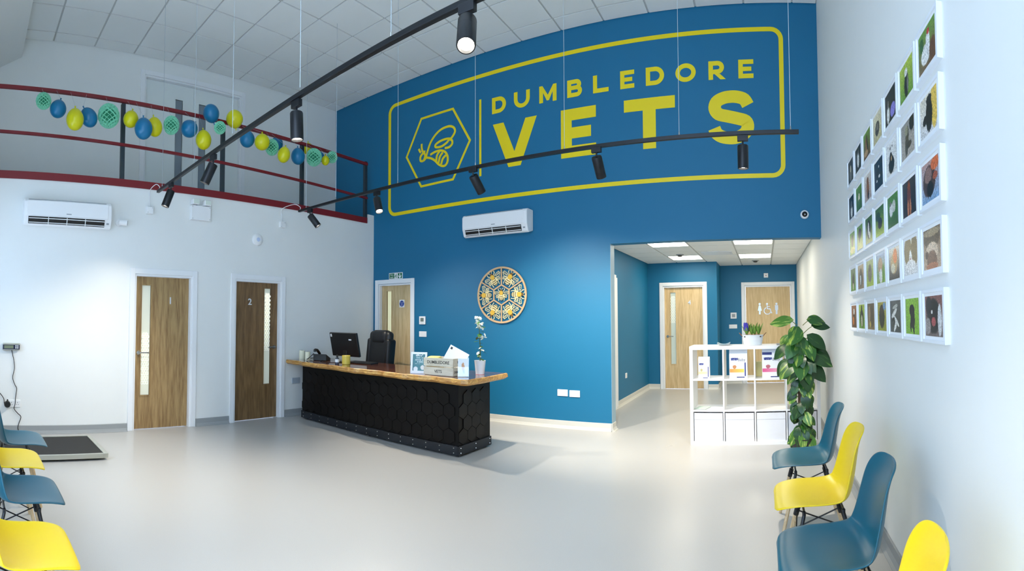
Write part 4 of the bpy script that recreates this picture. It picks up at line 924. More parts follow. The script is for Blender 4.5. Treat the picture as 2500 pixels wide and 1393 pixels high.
# ================================================================== SHELL CHAIRS
M_CYEL = mat('yellow_moulded_plastic', (240, 208, 14), 0.36, var=0.02)
M_CTEAL = mat('teal_moulded_plastic', (16, 88, 108), 0.34, var=0.02)
M_LEG = wood('beech_dowel', (222, 196, 156), (190, 158, 116), sc=6)
def chair_proto(color):
    t = thing('shell_chair', 'x', 'chair')
    # profile from front lip over the seat and up the back; forward is +x
    prof = [(0.236, 0.424), (0.240, 0.430), (0.229, 0.438), (0.192, 0.445), (0.115, 0.446), (0.020, 0.436), (-0.065, 0.428), (-0.120, 0.434), (-0.158, 0.460), (-0.180, 0.51), (-0.194, 0.575), (-0.206, 0.645), (-0.217, 0.71), (-0.230, 0.760), (-0.243, 0.790), (-0.253, 0.806), (-0.257, 0.811)]
    halfw = [0.120, 0.168, 0.200, 0.219, 0.230, 0.234, 0.236, 0.236, 0.234, 0.230, 0.224, 0.214, 0.202, 0.182, 0.148, 0.085, 0.012]
    lift = [-0.004, -0.004, -0.002, 0.004, 0.014, 0.026, 0.040, 0.052, 0.060, 0.060, 0.056, 0.050, 0.042, 0.030, 0.016, 0.006, 0.0]
    PP = smooth_path([(a, b, 0) for a, b in prof], 3); HW = [q.x for q in smooth_path([(a, 0, 0) for a in halfw], 3)]; LF = [q.x for q in smooth_path([(a, 0, 0) for a in lift], 3)]
    n = len(PP); NU = 16; vs_ = []
    for i in range(n):
        tg = (PP[min(i + 1, n - 1)] - PP[max(i - 1, 0)]).normalized(); nr = Vector((tg.y, -tg.x)); nr = -nr if nr.y < -0.05 or (abs(nr.y) <= 0.05 and nr.x < 0) else nr
        if i > n * 0.5 and nr.x < 0: nr = -nr
        for j in range(NU + 1):
            u = -1 + 2 * j / NU; k_ = abs(u) ** 2.4 * LF[i]
            wv = HW[i] * (u - 0.02 * u ** 5)
            vs_.append((PP[i].x + nr.x * k_, wv, PP[i].y + nr.y * k_))
    fs_ = [(i * (NU + 1) + j, i * (NU + 1) + j + 1, (i + 1) * (NU + 1) + j + 1, (i + 1) * (NU + 1) + j) for i in range(n - 1) for j in range(NU)]
    sh = MB().add(vs_, fs_).build('seat_shell', color, t, smooth=True)
    md = sh.modifiers.new('thickness', 'SOLIDIFY'); md.thickness = 0.009; md.offset = -1
    ss = sh.modifiers.new('round', 'SUBSURF'); ss.levels = 1; ss.render_levels = 1
    for sx in (1, -1):
        for sy in (1, -1):
            top = Vector((0.105 * sx - 0.01, 0.135 * sy, 0.385)); bot = Vector((0.205 * sx - 0.01, 0.215 * sy, 0.0)); a = top.lerp(bot, 0.14)
            lg = MB().cyl(a, bot, 0.0155, 0.0105, n=12).build('leg', M_LEG, t, smooth='auto')
            MB().cyl(top.lerp(bot, 0.13), top.lerp(bot, 0.27), 0.0165, 0.016, n=12).build('bracket', M_BLACK, lg)
            MB().tube([top + Vector((0.0, 0, 0.02)), top, top.lerp(bot, 0.16)], 0.010, 8).build('strut', M_BLACK, lg)
            MB().cyl(top.lerp(bot, 0.2) + Vector((0, sy * 0.014, 0)), top.lerp(bot, 0.2) + Vector((0, sy * 0.019, 0)), 0.006, n=8).build('bolt', M_CHROME, lg)
    def at(sx, sy, f): return Vector((0.105 * sx - 0.01, 0.135 * sy, 0.385)).lerp(Vector((0.205 * sx - 0.01, 0.215 * sy, 0.0)), f)
    for a, b in (((1, 1), (1, -1)), ((-1, 1), (-1, -1)), ((1, 1), (-1, 1)), ((1, -1), (-1, -1))):
        MB().cyl(at(*a, 0.2), at(*b, 0.52), 0.0042, n=6).build('cross_brace', M_BLACK, t)
        MB().cyl(at(*b, 0.2), at(*a, 0.52), 0.0042, n=6).build('cross_brace', M_BLACK, t)
    MB().tube([(-0.115, -0.135, 0.405), (-0.115, 0.135, 0.405)], 0.0065, 8).tube([(0.095, -0.135, 0.405), (0.095, 0.135, 0.405)], 0.0065, 8).tube([(0.095, 0, 0.411), (-0.115, 0, 0.411)], 0.0065, 8).build('mounting_frame', M_BLACK, t)
    return t
cy_ = chair_proto(M_CYEL); ct_ = chair_proto(M_CTEAL)
used = set()
def chair(proto, x, y, deg, label, group):
    if proto.name in used:
        r = dup(proto, (x, y, 0), math.radians(deg), label, group)
        if group == GRP2: r.scale = (0.89, 1, 1)   # this row is a little shallower
        return r
    used.add(proto.name); proto.location = (x, y, 0); proto.rotation_euler = (0, 0, math.radians(deg)); proto['label'] = label; proto['group'] = group
    return proto
GRP1, GRP2 = 'shell chairs along the picture wall', 'shell chairs along the front windows'
XCH = 0.285
chair(ct_, XCH, 3.50, 180, 'teal plastic shell chair beside the tall leafy climbing plant', GRP1)
chair(cy_, XCH, 2.80, 180, 'yellow plastic shell chair between two teal ones along the picture wall', GRP1)
chair(ct_, XCH, 2.13, 180, 'teal plastic shell chair between two yellow ones along the picture wall', GRP1)
chair(cy_, 0.232, 1.37, 172, 'yellow plastic shell chair at the entrance end of the picture wall row', GRP1)
YCH = 0.29
chair(ct_, -3.95, 0.385, 90, 'teal plastic shell chair beside the black weighing platform', GRP2)
chair(cy_, -3.40, 0.285, 90, 'yellow plastic shell chair between two teal ones under the front windows', GRP2)
chair(ct_, -2.80, 0.305, 90, 'teal plastic shell chair between two yellow ones under the front windows', GRP2)
chair(cy_, -2.13, 0.240, 90, 'yellow plastic shell chair at the entrance end of the window row', GRP2)
# ================================================================== RECEPTION DESK
M_HEXT = mat('black_hexagon_tile', (3, 2, 2), 0.45, var=0.3, scale=7, bump=0.06, bscale=40, spec=0.22)
M_DESK = mat('black_desk_carcass', (4, 4, 4), 0.5, spec=0.2)
M_STEEL = mat('dark_steel_strip', (50, 54, 60), 0.35, metal=0.7, var=0.1)
desk_o = Vector((-3.0, 4.34, 0)); ang = math.atan2(4.47 - 4.34, -(5.80 - 3.0)) ; DRZ = ang - PI   # local +x runs from the far end to the open end
DL = 2.80; DDP = 0.60; ZU, ZTOP = 0.77, 0.835
desk = thing('reception_desk', 'black honeycomb tiled reception desk with a thick live-edge wooden top', 'desk', desk_o, DRZ)
# local: origin at the front open corner, -x along the front towards the white wall, +y behind the counter
MB().box(-DL, 0.012, 0.02, -0.012, DDP, ZU).build('carcass', M_DESK, desk)
hexR = 0.088; AF = hexR * math.sqrt(3) / 2
def hex_mesh(name):
    pts = [((hexR - 0.002) * math.sin(PI / 3 * k), (hexR - 0.002) * math.cos(PI / 3 * k)) for k in range(6)]
    mb = MB(); mb.prism(pts, lambda u, v: (u, 0.012, v), lambda u, v: (u, 0.002, v)); return mb
hp = None; random.seed(3)
def hex_field(a0, a1, z0, z1, to_loc, rot):
    global hp
    row = 0; z = z0 + hexR
    while z < z1 - hexR * 0.7:
        a = a0 + AF + (AF if row % 2 else 0)
        while a < a1 - AF * 0.8:
            l = to_loc(a, z); rr = (random.uniform(-0.012, 0.012), 0, rot + random.uniform(-0.012, 0.012))
            l = Vector(l)
            if hp is None:
                hp = hex_mesh('hexagon_tile').build('hexagon_tile', M_HEXT, desk, loc=l, bevel=0.0015); hp.rotation_euler = rr
            else: place(hp, 'hexagon_tile', desk, l, rr)
            a += 2 * AF
        z += hexR * 1.5; row += 1
hex_field(-DL, 0.0, 0.115, ZU, lambda a, z: (a, random.uniform(-0.002, 0.002), z), 0.0)
hex_field(0.012, DDP, 0.115, ZU, lambda a, z: (random.uniform(-0.002, 0.002), a, z), PI / 2)
kp = MB().box(-DL, -0.008, 0.02, 0.0, 0.011, 0.115).build('kick_strip', M_STEEL, desk)
kq = MB().box(-0.011, -0.008, 0.02, 0.008, DDP, 0.115).build('kick_strip', M_STEEL, desk)
rv = None
for k in range(15):
    x = -0.06 - k * 0.192
    for z in (0.042, 0.092):
        if rv is None: rv = MB().lathe([(0.008, 0), (0.006, 0.004), (0.001, 0.005)], 8, axis=(0, -1, 0)).build('rivet', M_CHROME, kp, loc=(x, -0.008, z))
        else: place(rv, 'rivet', kp, (x, -0.008, z))
for y in (0.03, 0.30, 0.57):
    for z in (0.042, 0.092): place(rv, 'rivet', kq, (0.008, y, z), (0, 0, PI / 2))
for x, y in ((-0.05, 0.05), (-0.05, DDP - 0.05), (-DL + 0.1, 0.05), (-DL / 2, 0.05), (-DL + 0.1, DDP - 0.05)):
    MB().cyl((x, y, 0), (x, y, 0.02), 0.02, n=12).build('foot', M_BLACKP, desk)
# live-edge slab
M_SLAB = wood('lacquered_slab_top', (120, 66, 36), (62, 28, 14), rough=0.10, axis='X', sc=0.8, coat=0.6, seed=2.2)
M_EDGE = wood('live_edge_sapwood', (226, 178, 100), (150, 96, 44), rough=0.4, axis='X', sc=1.6, seed=5.1)
random.seed(11)
xa, xb = -3.005, 0.24; n = 44
front = [(xa + (xb - xa) * i / n, -0.155 + 0.018 * math.sin(i * 0.55) + 0.012 * math.sin(i * 1.7 + 1) + random.uniform(-0.004, 0.004)) for i in range(n + 1)]
back = [(xb + 0.01 * math.sin(1 + k), 0.05 + 0.56 * k / 5) for k in range(1, 5)] + [(xb - 0.02, 0.62), (xa, 0.62)]
top = front + back; nt = len(top)
slab = MB()
cx_, cy0 = sum(q[0] for q in top) / nt, sum(q[1] for q in top) / nt
def inset(q, i, d):
    return (q[0] + (-d if q[0] > xb - 0.03 else 0), q[1] + (d if i <= n else (-d if q[1] > 0.6 else 0)))
l0 = [(*inset(q, i, 0.030), ZU) for i, q in enumerate(top)]; l1 = [(*q, ZU + 0.022) for q in top]; l2 = [(*inset(q, i, 0.006), ZTOP - 0.006) for i, q in enumerate(top)]; l3 = [(*inset(q, i, 0.016), ZTOP) for i, q in enumerate(top)]
rings = [l0, l1, l2, l3]; vs_ = [v for r in rings for v in r]; fs_ = []
for r in range(3):
    fs_ += [(r * nt + i, r * nt + (i + 1) % nt, (r + 1) * nt + (i + 1) % nt, (r + 1) * nt + i) for i in range(nt)]
fs_.append(tuple(range(nt - 1, -1, -1)))
wt = MB().add(vs_, fs_).build('worktop_edge', M_EDGE, desk)
MB().add(l3 + [(a, b, ZTOP - 0.004) for a, b, _ in l3], [tuple(range(nt)), tuple(range(2 * nt - 1, nt - 1, -1))]).build('worktop', M_SLAB, desk)
def dk(px, py): return onZ(px, py, ZTOP)

# ---------------------------------------------------------------- things on the desk
def on_desk(name, label, cat, px, py, rz=0.0, group=None):
    q = dk(px, py); return thing(name, label, cat, (q.x, q.y, ZTOP + 0.0005), rz, group)
M_CREAM = mat('cream_wax', (236, 232, 206), 0.5)
for px, py, h_, r_, lab in ((737, 876, 0.125, 0.043, 'taller cream pillar candle at the wall end of the reception desk'), (751, 878, 0.115, 0.040, 'shorter cream pillar candle with dark lid edge at the wall end of the reception desk')):
    t = on_desk('pillar_candle', lab, 'candle', px, py)
    MB().lathe([(r_, 0), (r_, h_ - 0.006), (r_ * 0.93, h_), (r_ * 0.6, h_ - 0.006), (0.004, h_ - 0.008)], 24).build('wax', M_CREAM, t, smooth='auto')
    MB().cyl((0, 0, h_ - 0.008), (0.002, 0, h_ + 0.012), 0.0018, n=6).build('wick', M_BLACKP, t)
# telephone
t = on_desk('desk_phone', 'black desk telephone with its handset, between the candles and the monitor', 'telephone', 786, 879, 0.5)
MB().prism([(-0.09, 0), (0.09, 0), (0.09, 0.03), (-0.09, 0.095)], lambda u, v: (-0.10, u, v), lambda u, v: (0.10, u, v)).build('base', M_BLACKP, t, bevel=0.006)
MB().tube(smooth_path([(-0.07, -0.10, 0.125), (-0.072, -0.09, 0.15), (-0.07, -0.02, 0.145), (-0.07, 0.05, 0.11), (-0.07, 0.085, 0.085), (-0.07, 0.095, 0.06)], 4), 0.021, 8).build('handset', M_BLACKP, t, smooth=True)
kq_ = None
for i in range(3):
    for j in range(4):
        l = (0.0 + 0.024 * i, -0.03 + 0.024 * j, 0.082 - (j * 0.024 + 0.0) * 0.36)
        if kq_ is None: kq_ = MB().box(-0.008, -0.008, 0, 0.008, 0.008, 0.008).build('key', M_GREYP, t, loc=l)
        else: place(kq_, 'key', t, l)
MB().tube(smooth_path([(-0.09, -0.09, 0.10), (-0.16, -0.12, 0.03), (-0.22, -0.04, 0.012), (-0.20, 0.06, 0.02), (-0.10, 0.05, 0.03)], 6), 0.006, 6).build('coiled_cord', M_BLACKP, t, smooth=True)
# monitor seen from behind
mq = onZ(832, 884, ZTOP)
t = thing('computer_monitor', 'black computer monitor seen from behind on the reception desk', 'monitor', (-5.16, 4.74, ZTOP + 0.0005), math.radians(3))
MB().box(-0.12, -0.09, 0, 0.12, 0.10, 0.012).build('stand_foot', M_BLACKP, t, bevel=0.004)
MB().box(-0.035, -0.02, 0.012, 0.035, 0.015, 0.24).build('stand_neck', M_BLACKP, t, bevel=0.006)
R_ = Matrix.Rotation(math.radians(13), 3, 'X')
pan = MB().obox((0, -0.02, 0.245), (0.52, 0.036, 0.335), R_).build('back_shell', M_BLACKP, t, bevel=0.008)
MB().obox(Vector((0, -0.02, 0.245)) + R_ @ Vector((0, -0.020, -0.145)), (0.50, 0.006, 0.03), R_).build('lower_bar', M_BLACKP, pan)
MB().obox(Vector((0, -0.02, 0.245)) + R_ @ Vector((0, 0.019, 0.008)), (0.49, 0.004, 0.29), R_).build('screen', mat('dark_screen', (20, 24, 30), 0.12), pan)
MB().obox(Vector((0, -0.02, 0.245)) + R_ @ Vector((-0.225, -0.019, 0.13)), (0.03, 0.002, 0.04), R_).build('label_sticker', M_PLASTW, pan)
MB().obox(Vector((0, -0.02, 0.245)) + R_ @ Vector((0.13, -0.019, 0.075)), (0.05, 0.002, 0.018), R_).build('label_sticker', M_PLASTW, pan)
# hand sanitiser, mug, keyboard
t = on_desk('sanitiser_bottle', 'small clear bottle with a white label beside the monitor', 'bottle', 823, 889)
MB().lathe([(0.026, 0), (0.028, 0.01), (0.028, 0.075), (0.012, 0.092), (0.012, 0.10)], 18).build('body', mat('dark_bottle', (60, 70, 84), 0.2), t, smooth='auto')
MB().lathe([(0.0285, 0.03), (0.0285, 0.07)], 18).build('label_band', M_PLASTW, t)
MB().lathe([(0.014, 0.10), (0.014, 0.122), (0.006, 0.126)], 14).build('cap', M_BLACKP, t, smooth='auto')
t = on_desk('mug', 'yellow ceramic mug on the reception desk in front of the keyboard', 'mug', 845, 889)
M_MUG = mat('yellow_glaze', (228, 202, 84), 0.25)
MB().lathe([(0.050, 0), (0.055, 0.006), (0.055, 0.115), (0.051, 0.118), (0.049, 0.112), (0.049, 0.012), (0.001, 0.010)], 28).build('cup', M_MUG, t, smooth='auto')
MB().tube(smooth_path([(-0.052, 0.01, 0.095), (-0.085, 0.02, 0.09), (-0.09, 0.02, 0.05), (-0.054, 0.01, 0.028)], 5), 0.007, 8).build('handle', M_MUG, t, smooth=True)
t = on_desk('keyboard', 'black computer keyboard on the reception desk beside the mug', 'keyboard', 886, 887, DRZ + 0.15)
MB().prism([(-0.08, 0), (0.08, 0), (0.08, 0.022), (-0.08, 0.012)], lambda u, v: (-0.20, u, v), lambda u, v: (0.20, u, v)).build('case', M_BLACKP, t, bevel=0.003)
kb = None
for j in range(5):
    for i in range(14):
        l = (-0.182 + 0.028 * i, -0.058 + 0.029 * j, 0.013 + 0.0017 * j)
        if kb is None: kb = MB().box(-0.012, -0.012, 0, 0.012, 0.012, 0.006).build('key', M_BLACKP, t, loc=l)
        else: place(kb, 'key', t, l)
t = thing('loose_cable', 'thin black cable lying on the desk between the telephone and the monitor', 'cable', (*dk(790, 882).to_2d(), ZTOP + 0.004))
MB().tube(smooth_path([(-0.22, 0.0, 0), (-0.12, 0.06, 0.0), (0.0, -0.06, 0), (0.14, -0.07, 0), (0.25, 0.0, 0), (0.32, 0.1, 0)], 6), 0.004, 6).build('lead', M_BLACKP, t, smooth=True)
# framed notice
def notice(u, v):
    if v > 0.86 and 0.25 < u < 0.8 and hashn(int(u * 26), int(v * 30), 2) > 0.45: return (235, 235, 235)
    if v < 0.32 and (u - 0.25) ** 2 * 3 + (v - 0.1) ** 2 * 4 < 0.09: return (226, 230, 232)
    if v < 0.4 and (u - 0.8) ** 2 * 5 + (v - 0.2) ** 2 * 6 < 0.12: return (220, 222, 220)
    if 0.4 < v < 0.8 and int(v * 16) % 2 == 0 and 0.2 < u < 0.82 and hashn(int(u * 24), int(v * 16), 4) > 0.4: return (196, 216, 216)
    return (70, 128, 136)
a_, b_ = dk(1004, 911), dk(1034, 913)
t = thing('photo_frame', 'white standing frame with a green notice on the reception desk', 'frame', (-3.535, 4.335, ZTOP + 0.0005), math.radians(20))
Rf = Matrix.Rotation(math.radians(-7), 4, 'X')
fr = MB().box(-0.092, -0.008, 0, -0.072, 0.008, 0.235).box(0.072, -0.008, 0, 0.092, 0.008, 0.235).box(-0.072, -0.008, 0.212, 0.072, 0.008, 0.235).box(-0.072, -0.008, 0, 0.072, 0.008, 0.03).build('frame', M_FRAMEW, t); fr.rotation_euler = (math.radians(-7), 0, 0)
sh_ = sheet('notice', 0.146, 0.184, notice, fr, (0, -0.002, 0.029), nx=36, ny=44)
MB().obox((0, 0.05, 0.075), (0.05, 0.006, 0.165), Matrix.Rotation(math.radians(24), 3, 'X')).build('easel_back', M_FRAMEW, t)
# wooden crate with stencilled slats
M_CRATE = wood('whitewashed_slat', (224, 216, 196), (206, 196, 172), rough=0.7, axis='X', sc=2.0, seed=8)
M_STEN = mat('stencil_ink', (54, 50, 46), 0.7)
cq = (dk(1029, 913) + dk(1096, 921)) / 2
CW, CD, CH = 0.385, 0.25, 0.185
t = thing('wooden_crate', 'whitewashed wooden crate with stencilled lettering on the reception desk', 'crate', (-3.235, 4.295, ZTOP + 0.0005), math.radians(1))
hw = CW / 2
for k, (z0, z1) in enumerate(((0.004, 0.088), (0.098, CH))):
    sl_ = MB().box(-hw, 0, z0, hw, 0.010, z1).build('slat', M_CRATE, t, bevel=0.001)
    text_part('stencil', ('VETS', 'DUMBLEDORE')[k], (0.045, 0.045)[k], M_STEN, sl_, (0, -0.0006, (z0 + z1) / 2 - 0.016), depth=0.0004, bold=0.0006)
    MB().box(-hw, CD - 0.01, z0, hw, CD, z1).build('slat', M_CRATE, t, bevel=0.001)
    sl2 = MB().box(hw - 0.010, 0.012, z0, hw, CD - 0.012, z1).build('slat', M_CRATE, t, bevel=0.001)
    text_part('stencil', ('DUMBLEDORE', 'VETS')[k], (0.032, 0.045)[k], M_STEN, sl2, (hw + 0.0006, CD / 2, (z0 + z1) / 2 - 0.014), rot=(PI / 2, 0, PI / 2), depth=0.0004, bold=0.0006)
    MB().box(-hw, 0.012, z0, -hw + 0.010, CD - 0.012, z1).build('slat', M_CRATE, t, bevel=0.001)
MB().box(-hw + 0.012, 0.012, 0.0, hw - 0.012, CD - 0.012, 0.008).build('base', M_CRATE, t)
for sx in (-1, 1):
    for y in (0.022, CD - 0.022): MB().box(sx * (hw - 0.022) - 0.010, y - 0.010, 0.008, sx * (hw - 0.022) + 0.010, y + 0.010, CH - 0.006).build('corner_post', M_CRATE, t)
def card(u, v):
    if (u - 0.12) ** 2 + (v - 0.88) ** 2 < 0.004: return (40, 40, 44)
    if v < 0.22 and hashn(int(u * 16), int(v * 20), 9) > 0.82: return (60, 70, 90)
    return (238, 238, 236)
cd_ = thing('appointment_card', 'large white card standing up out of the wooden crate', 'card', (-3.17, 4.40, ZTOP + 0.055), math.radians(10))
MB().box(-0.12, -0.0015, 0, 0.12, 0.0015, 0.25).build('board', mat('white_card', (236, 236, 234), 0.6), cd_)
sheet('print', 0.238, 0.248, card, cd_, (0, -0.0022, 0.001), nx=30, ny=30); cd_.rotation_euler = (math.radians(-14), math.radians(26), math.radians(12))
yc = thing('yellow_packet', 'pale yellow folded packet lying in the wooden crate beside the card', 'packet', (-3.33, 4.36, ZTOP + 0.115), 0.3)
MB().box(-0.07, -0.05, 0, 0.07, 0.05, 0.085).build('packet', mat('pale_yellow_card', (240, 224, 130), 0.6), yc, bevel=0.02)
# acrylic leaflet holder
M_ACR = glass_mat('clear_acrylic', (0.96, 0.98, 0.99), 0.03, 0.88)
def leaflet(u, v):
    if (u - 0.45) ** 2 * 4 + (v - 0.55) ** 2 * 2 < 0.10: return (190, 140, 100)
    if (u - 0.55) ** 2 * 6 + (v - 0.3) ** 2 * 4 < 0.07: return (160, 170, 180)
    return (214, 222, 228)
t = thing('leaflet_holder', 'clear acrylic leaflet holder with leaflets in front of the wooden crate', 'leaflet holder', (-2.945, 4.345, ZTOP + 0.0005), math.radians(32))
Rh = Matrix.Rotation(math.radians(-14), 3, 'X')
MB().obox((0, 0.03, 0.1), (0.115, 0.003, 0.20), Rh).build('back_sheet', M_ACR, t)
MB().obox((0, 0.0, 0.055), (0.115, 0.003, 0.10), Rh).build('front_pocket', M_ACR, t)
MB().box(-0.0575, -0.012, 0, 0.0575, 0.055, 0.003).build('base', M_ACR, t)
lf_ = sheet('leaflet', 0.10, 0.185, leaflet, t, (0, 0.004, 0.006), (math.radians(-14), 0, 0), nx=16, ny=24)
# flowering plant in a white pot
M_POT = mat('white_glazed_pot', (236, 238, 240), 0.25)
M_LEAFD = mat('deep_green_leaf', (46, 92, 40), 0.4, var=0.2, scale=12)
M_PETAL = mat('white_petal', (240, 240, 226), 0.6)
t = on_desk('flowering_plant', 'tall thin white flowering plant in a white pot at the end of the desk', 'plant', 1172, 913)
MB().lathe([(0.044, 0), (0.048, 0.004), (0.062, 0.145), (0.064, 0.15), (0.058, 0.15), (0.054, 0.13), (0.001, 0.128)], 28).build('pot', M_POT, t, smooth='auto')
MB().lathe([(0.05, 0), (0.05, 0.004)], 20).build('saucer', mat('pink_rim', (200, 150, 160), 0.5), t)
stem = [(0, 0, 0.12), (0.004, 0, 0.25), (-0.004, 0.0, 0.38), (-0.010, 0, 0.50), (-0.016, 0, 0.58), (-0.03, 0, 0.62)]
MB().tube(smooth_path(stem, 4), 0.006, 6, 0.003).build('stem', mat('green_stem', (84, 100, 50), 0.5), t, smooth=True)
def leaf_mesh(L_, W_, fold=0.12, droop=0.25, heart=0.0, nl=7):
    """leaf along +x from its stalk, gently folded and drooping"""
    vs_, fs_ = [], []
    for i in range(nl + 1):
        s = i / nl; w = W_ * (math.sin(PI * s ** (0.72 if heart else 0.85)) ** 0.8 if 0 < s < 1 else 0.0); x = L_ * s - (heart * 0.0)
        zc = -droop * L_ * s * s
        back = -heart * L_ * 0.18 * (1 - s) ** 4
        for u in (-1, -0.5, 0, 0.5, 1):
            vs_.append((x + back * abs(u) * (1 if i < 2 else 0.4), u * w, zc + fold * W_ * abs(u) * (1.2 - abs(u)) ))
    for i in range(nl):
        for j in range(4): fs_.append((i * 5 + j, i * 5 + j + 1, (i + 1) * 5 + j + 1, (i + 1) * 5 + j))
    return MB().add(vs_, fs_)
random.seed(21); lp = None
for k in range(16):
    z = 0.17 + 0.027 * k; a = k * 2.4; s = random.uniform(0.8, 1.2)
    rot = (0, random.uniform(-0.3, 0.5), a)
    if lp is None:
        lp = leaf_mesh(0.07, 0.022).build('leaf', M_LEAFD, t, smooth=True, loc=(0, 0, z)); lp.rotation_euler = rot
    else: place(lp, 'leaf', t, (0, 0, z), rot, (s, s, s))
def flower_mesh(r):
    mb = MB()
    for k in range(6):
        a = PI / 3 * k; c, s_ = math.cos(a), math.sin(a)
        pts = [(0, 0, 0), (r * 0.5 * c - r * 0.3 * s_, r * 0.5 * s_ + r * 0.3 * c, r * 0.25), (r * c, r * s_, r * 0.15), (r * 0.5 * c + r * 0.3 * s_, r * 0.5 * s_ - r * 0.3 * c, r * 0.25)]
        mb.add(pts, [(0, 1, 2, 3)])
    return mb
fp = None
for k in range(30):
    if k < 20: z = random.uniform(0.49, 0.64); x = -0.012 - (z - 0.5) * 0.2 + random.gauss(0, 0.022); y = random.gauss(0, 0.02)
    elif k < 26: z = random.gauss(0.40, 0.018); x = 0.045 + random.gauss(0, 0.016); y = random.gauss(0, 0.014)
    else: z = random.uniform(0.16, 0.3); x = random.gauss(0.012, 0.012); y = random.gauss(0, 0.012)
    rot = (random.uniform(-1.2, 1.2), random.uniform(-1.2, 1.2), random.uniform(0, 6)); s = random.uniform(0.75, 1.2)
    if fp is None:
        fp = flower_mesh(0.024).build('blossom', M_PETAL, t, loc=(x, y, z)); fp.rotation_euler = rot
    else: place(fp, 'blossom', t, (x, y, z), rot, (s, s, s))

# ---------------------------------------------------------------- office chair behind the desk
M_LEATH = mat('black_leather', (14, 14, 17), 0.42, bump=0.15, bscale=150)
oc = thing('office_chair', 'black padded leather office chair behind the reception desk', 'chair', (-5.36, 5.64, 0), math.radians(-8))
def cushion(name, w, h, d, c, rx, parent, rnd=0.06):
    R = Matrix.Rotation(rx, 3, 'X'); o = MB().obox(c, (w, d, h), R).build(name, M_LEATH, parent, smooth=True, bevel=rnd, seg=5); return o
bk = cushion('backrest', 0.50, 0.70, 0.13, (0, 0.0, 0.90), math.radians(-6), oc)
cushion('headrest', 0.38, 0.22, 0.17, (0, 0.03, 1.155), math.radians(-6), bk, 0.07)
cushion('side_bolster', 0.09, 0.55, 0.17, (-0.225, 0.0, 0.86), math.radians(-6), bk, 0.04)
cushion('side_bolster', 0.09, 0.55, 0.17, (0.225, 0.0, 0.86), math.radians(-6), bk, 0.04)
cushion('seat', 0.52, 0.11, 0.50, (0, -0.24, 0.50), 0, oc, 0.05)
for s in (-1, 1):
    MB().tube(smooth_path([(s * 0.28, -0.02, 0.52), (s * 0.30, -0.02, 0.66), (s * 0.30, -0.10, 0.71), (s * 0.29, -0.38, 0.70), (s * 0.29, -0.42, 0.60), (s * 0.26, -0.36, 0.50)], 4), 0.022, 8).build('armrest', M_BLACKP, oc, smooth=True)
MB().cyl((0, -0.22, 0.10), (0, -0.22, 0.45), 0.028, n=16).build('gas_lift', M_BLACKP, oc)
bs = None
for k in range(5):
    a = 2 * PI * k / 5; e_ = Vector((0.30 * math.cos(a), -0.22 + 0.30 * math.sin(a), 0.065))
    lg = MB().cyl((0, -0.22, 0.12), e_, 0.026, 0.018, n=10).build('leg', M_BLACKP, oc)
    MB().cyl(e_ + Vector((-0.02 * math.sin(a), 0.02 * math.cos(a), -0.037)), e_ + Vector((0.02 * math.sin(a), -0.02 * math.cos(a), -0.037)), 0.028, n=14).build('castor', M_BLACKP, lg)
# bentwood dark panel seen behind the chair, leaning at the fire exit door
# ================================================================== WEIGHING SCALE
M_MAT = mat('black_rubber_mat', (26, 26, 25), 0.75, bump=0.3, bscale=120)
M_ALU = mat('brushed_aluminium', (196, 196, 186), 0.3, metal=0.85, var=0.05)
c_fr, c_br = onZ(262, 1103, 0.075), onZ(237, 1062, 0.075)
t = thing('weighing_platform', 'low black topped weighing platform with aluminium edges on the floor by the white wall', 'weighing scale', (XL + 0.72, 0.84, 0), math.radians(0))
PW, PDp = 0.46, 0.62  # half sizes in x (depth from wall), y (length)
PX0, PX1, PY0, PY1 = -0.30, 0.42, -0.60, 0.50
MB().box(PX0, PY0, 0.035, PX1, PY1, 0.058).build('deck', M_MAT, t)
for nm, a in (('edge_strip', (PX1, PY0, 0.022, PX1 + 0.03, PY1, 0.068)), ('edge_strip', (PX0 - 0.03, PY0, 0.022, PX0, PY1, 0.068)), ('edge_strip', (PX0 - 0.03, PY1, 0.022, PX1 + 0.03, PY1 + 0.045, 0.068)), ('edge_strip', (PX0 - 0.03, PY0 - 0.045, 0.022, PX1 + 0.03, PY0, 0.068))):
    MB().box(*a).build(nm, M_ALU, t, bevel=0.003)
for sx in (PX0 + 0.08, PX1 - 0.08):
    for sy in (PY0 + 0.1, PY1 - 0.1): MB().cyl((sx, sy, 0), (sx, sy, 0.036), 0.03, n=14).build('foot', M_BLACKP, t)
so = onL(27, 845)
t = thing('scale_display', 'grey and navy weighing scale readout fixed to the white wall', 'scale display', so, PI / 2)
MB().box(-0.10, -0.045, -0.042, 0.10, 0, 0.035).build('case', mat('navy_case', (24, 28, 60), 0.4), t, bevel=0.006)
MB().box(-0.10, -0.047, 0.022, 0.10, -0.002, 0.042).build('top_band', M_ALU, t, bevel=0.003)
MB().box(-0.085, -0.0465, -0.022, 0.025, -0.045, 0.016).build('screen', mat('lcd_green', (110, 120, 96), 0.3), t)
for i in (0, 1):
    for j in (0, 1): MB().box(0.048 + 0.022 * i, -0.048, -0.020 + 0.022 * j, 0.062 + 0.022 * i, -0.045, -0.006 + 0.022 * j).build('button', M_PLASTW, t)
MB().box(-0.098, -0.0455, -0.040, 0.098, -0.045, -0.033).build('lower_band', M_ALU, t)
def wall_cable(name, label, pxs, r=0.0045, off=0.015):
    P3 = [onX(px, py, XL + off) for px, py in pxs]; o = P3[0]
    t = thing(name, label, 'cable', o)
    MB().tube(smooth_path([q - o for q in P3], 5), r, 6).build('lead', M_BLACKP, t, smooth=True); return t
S5 = 4.975
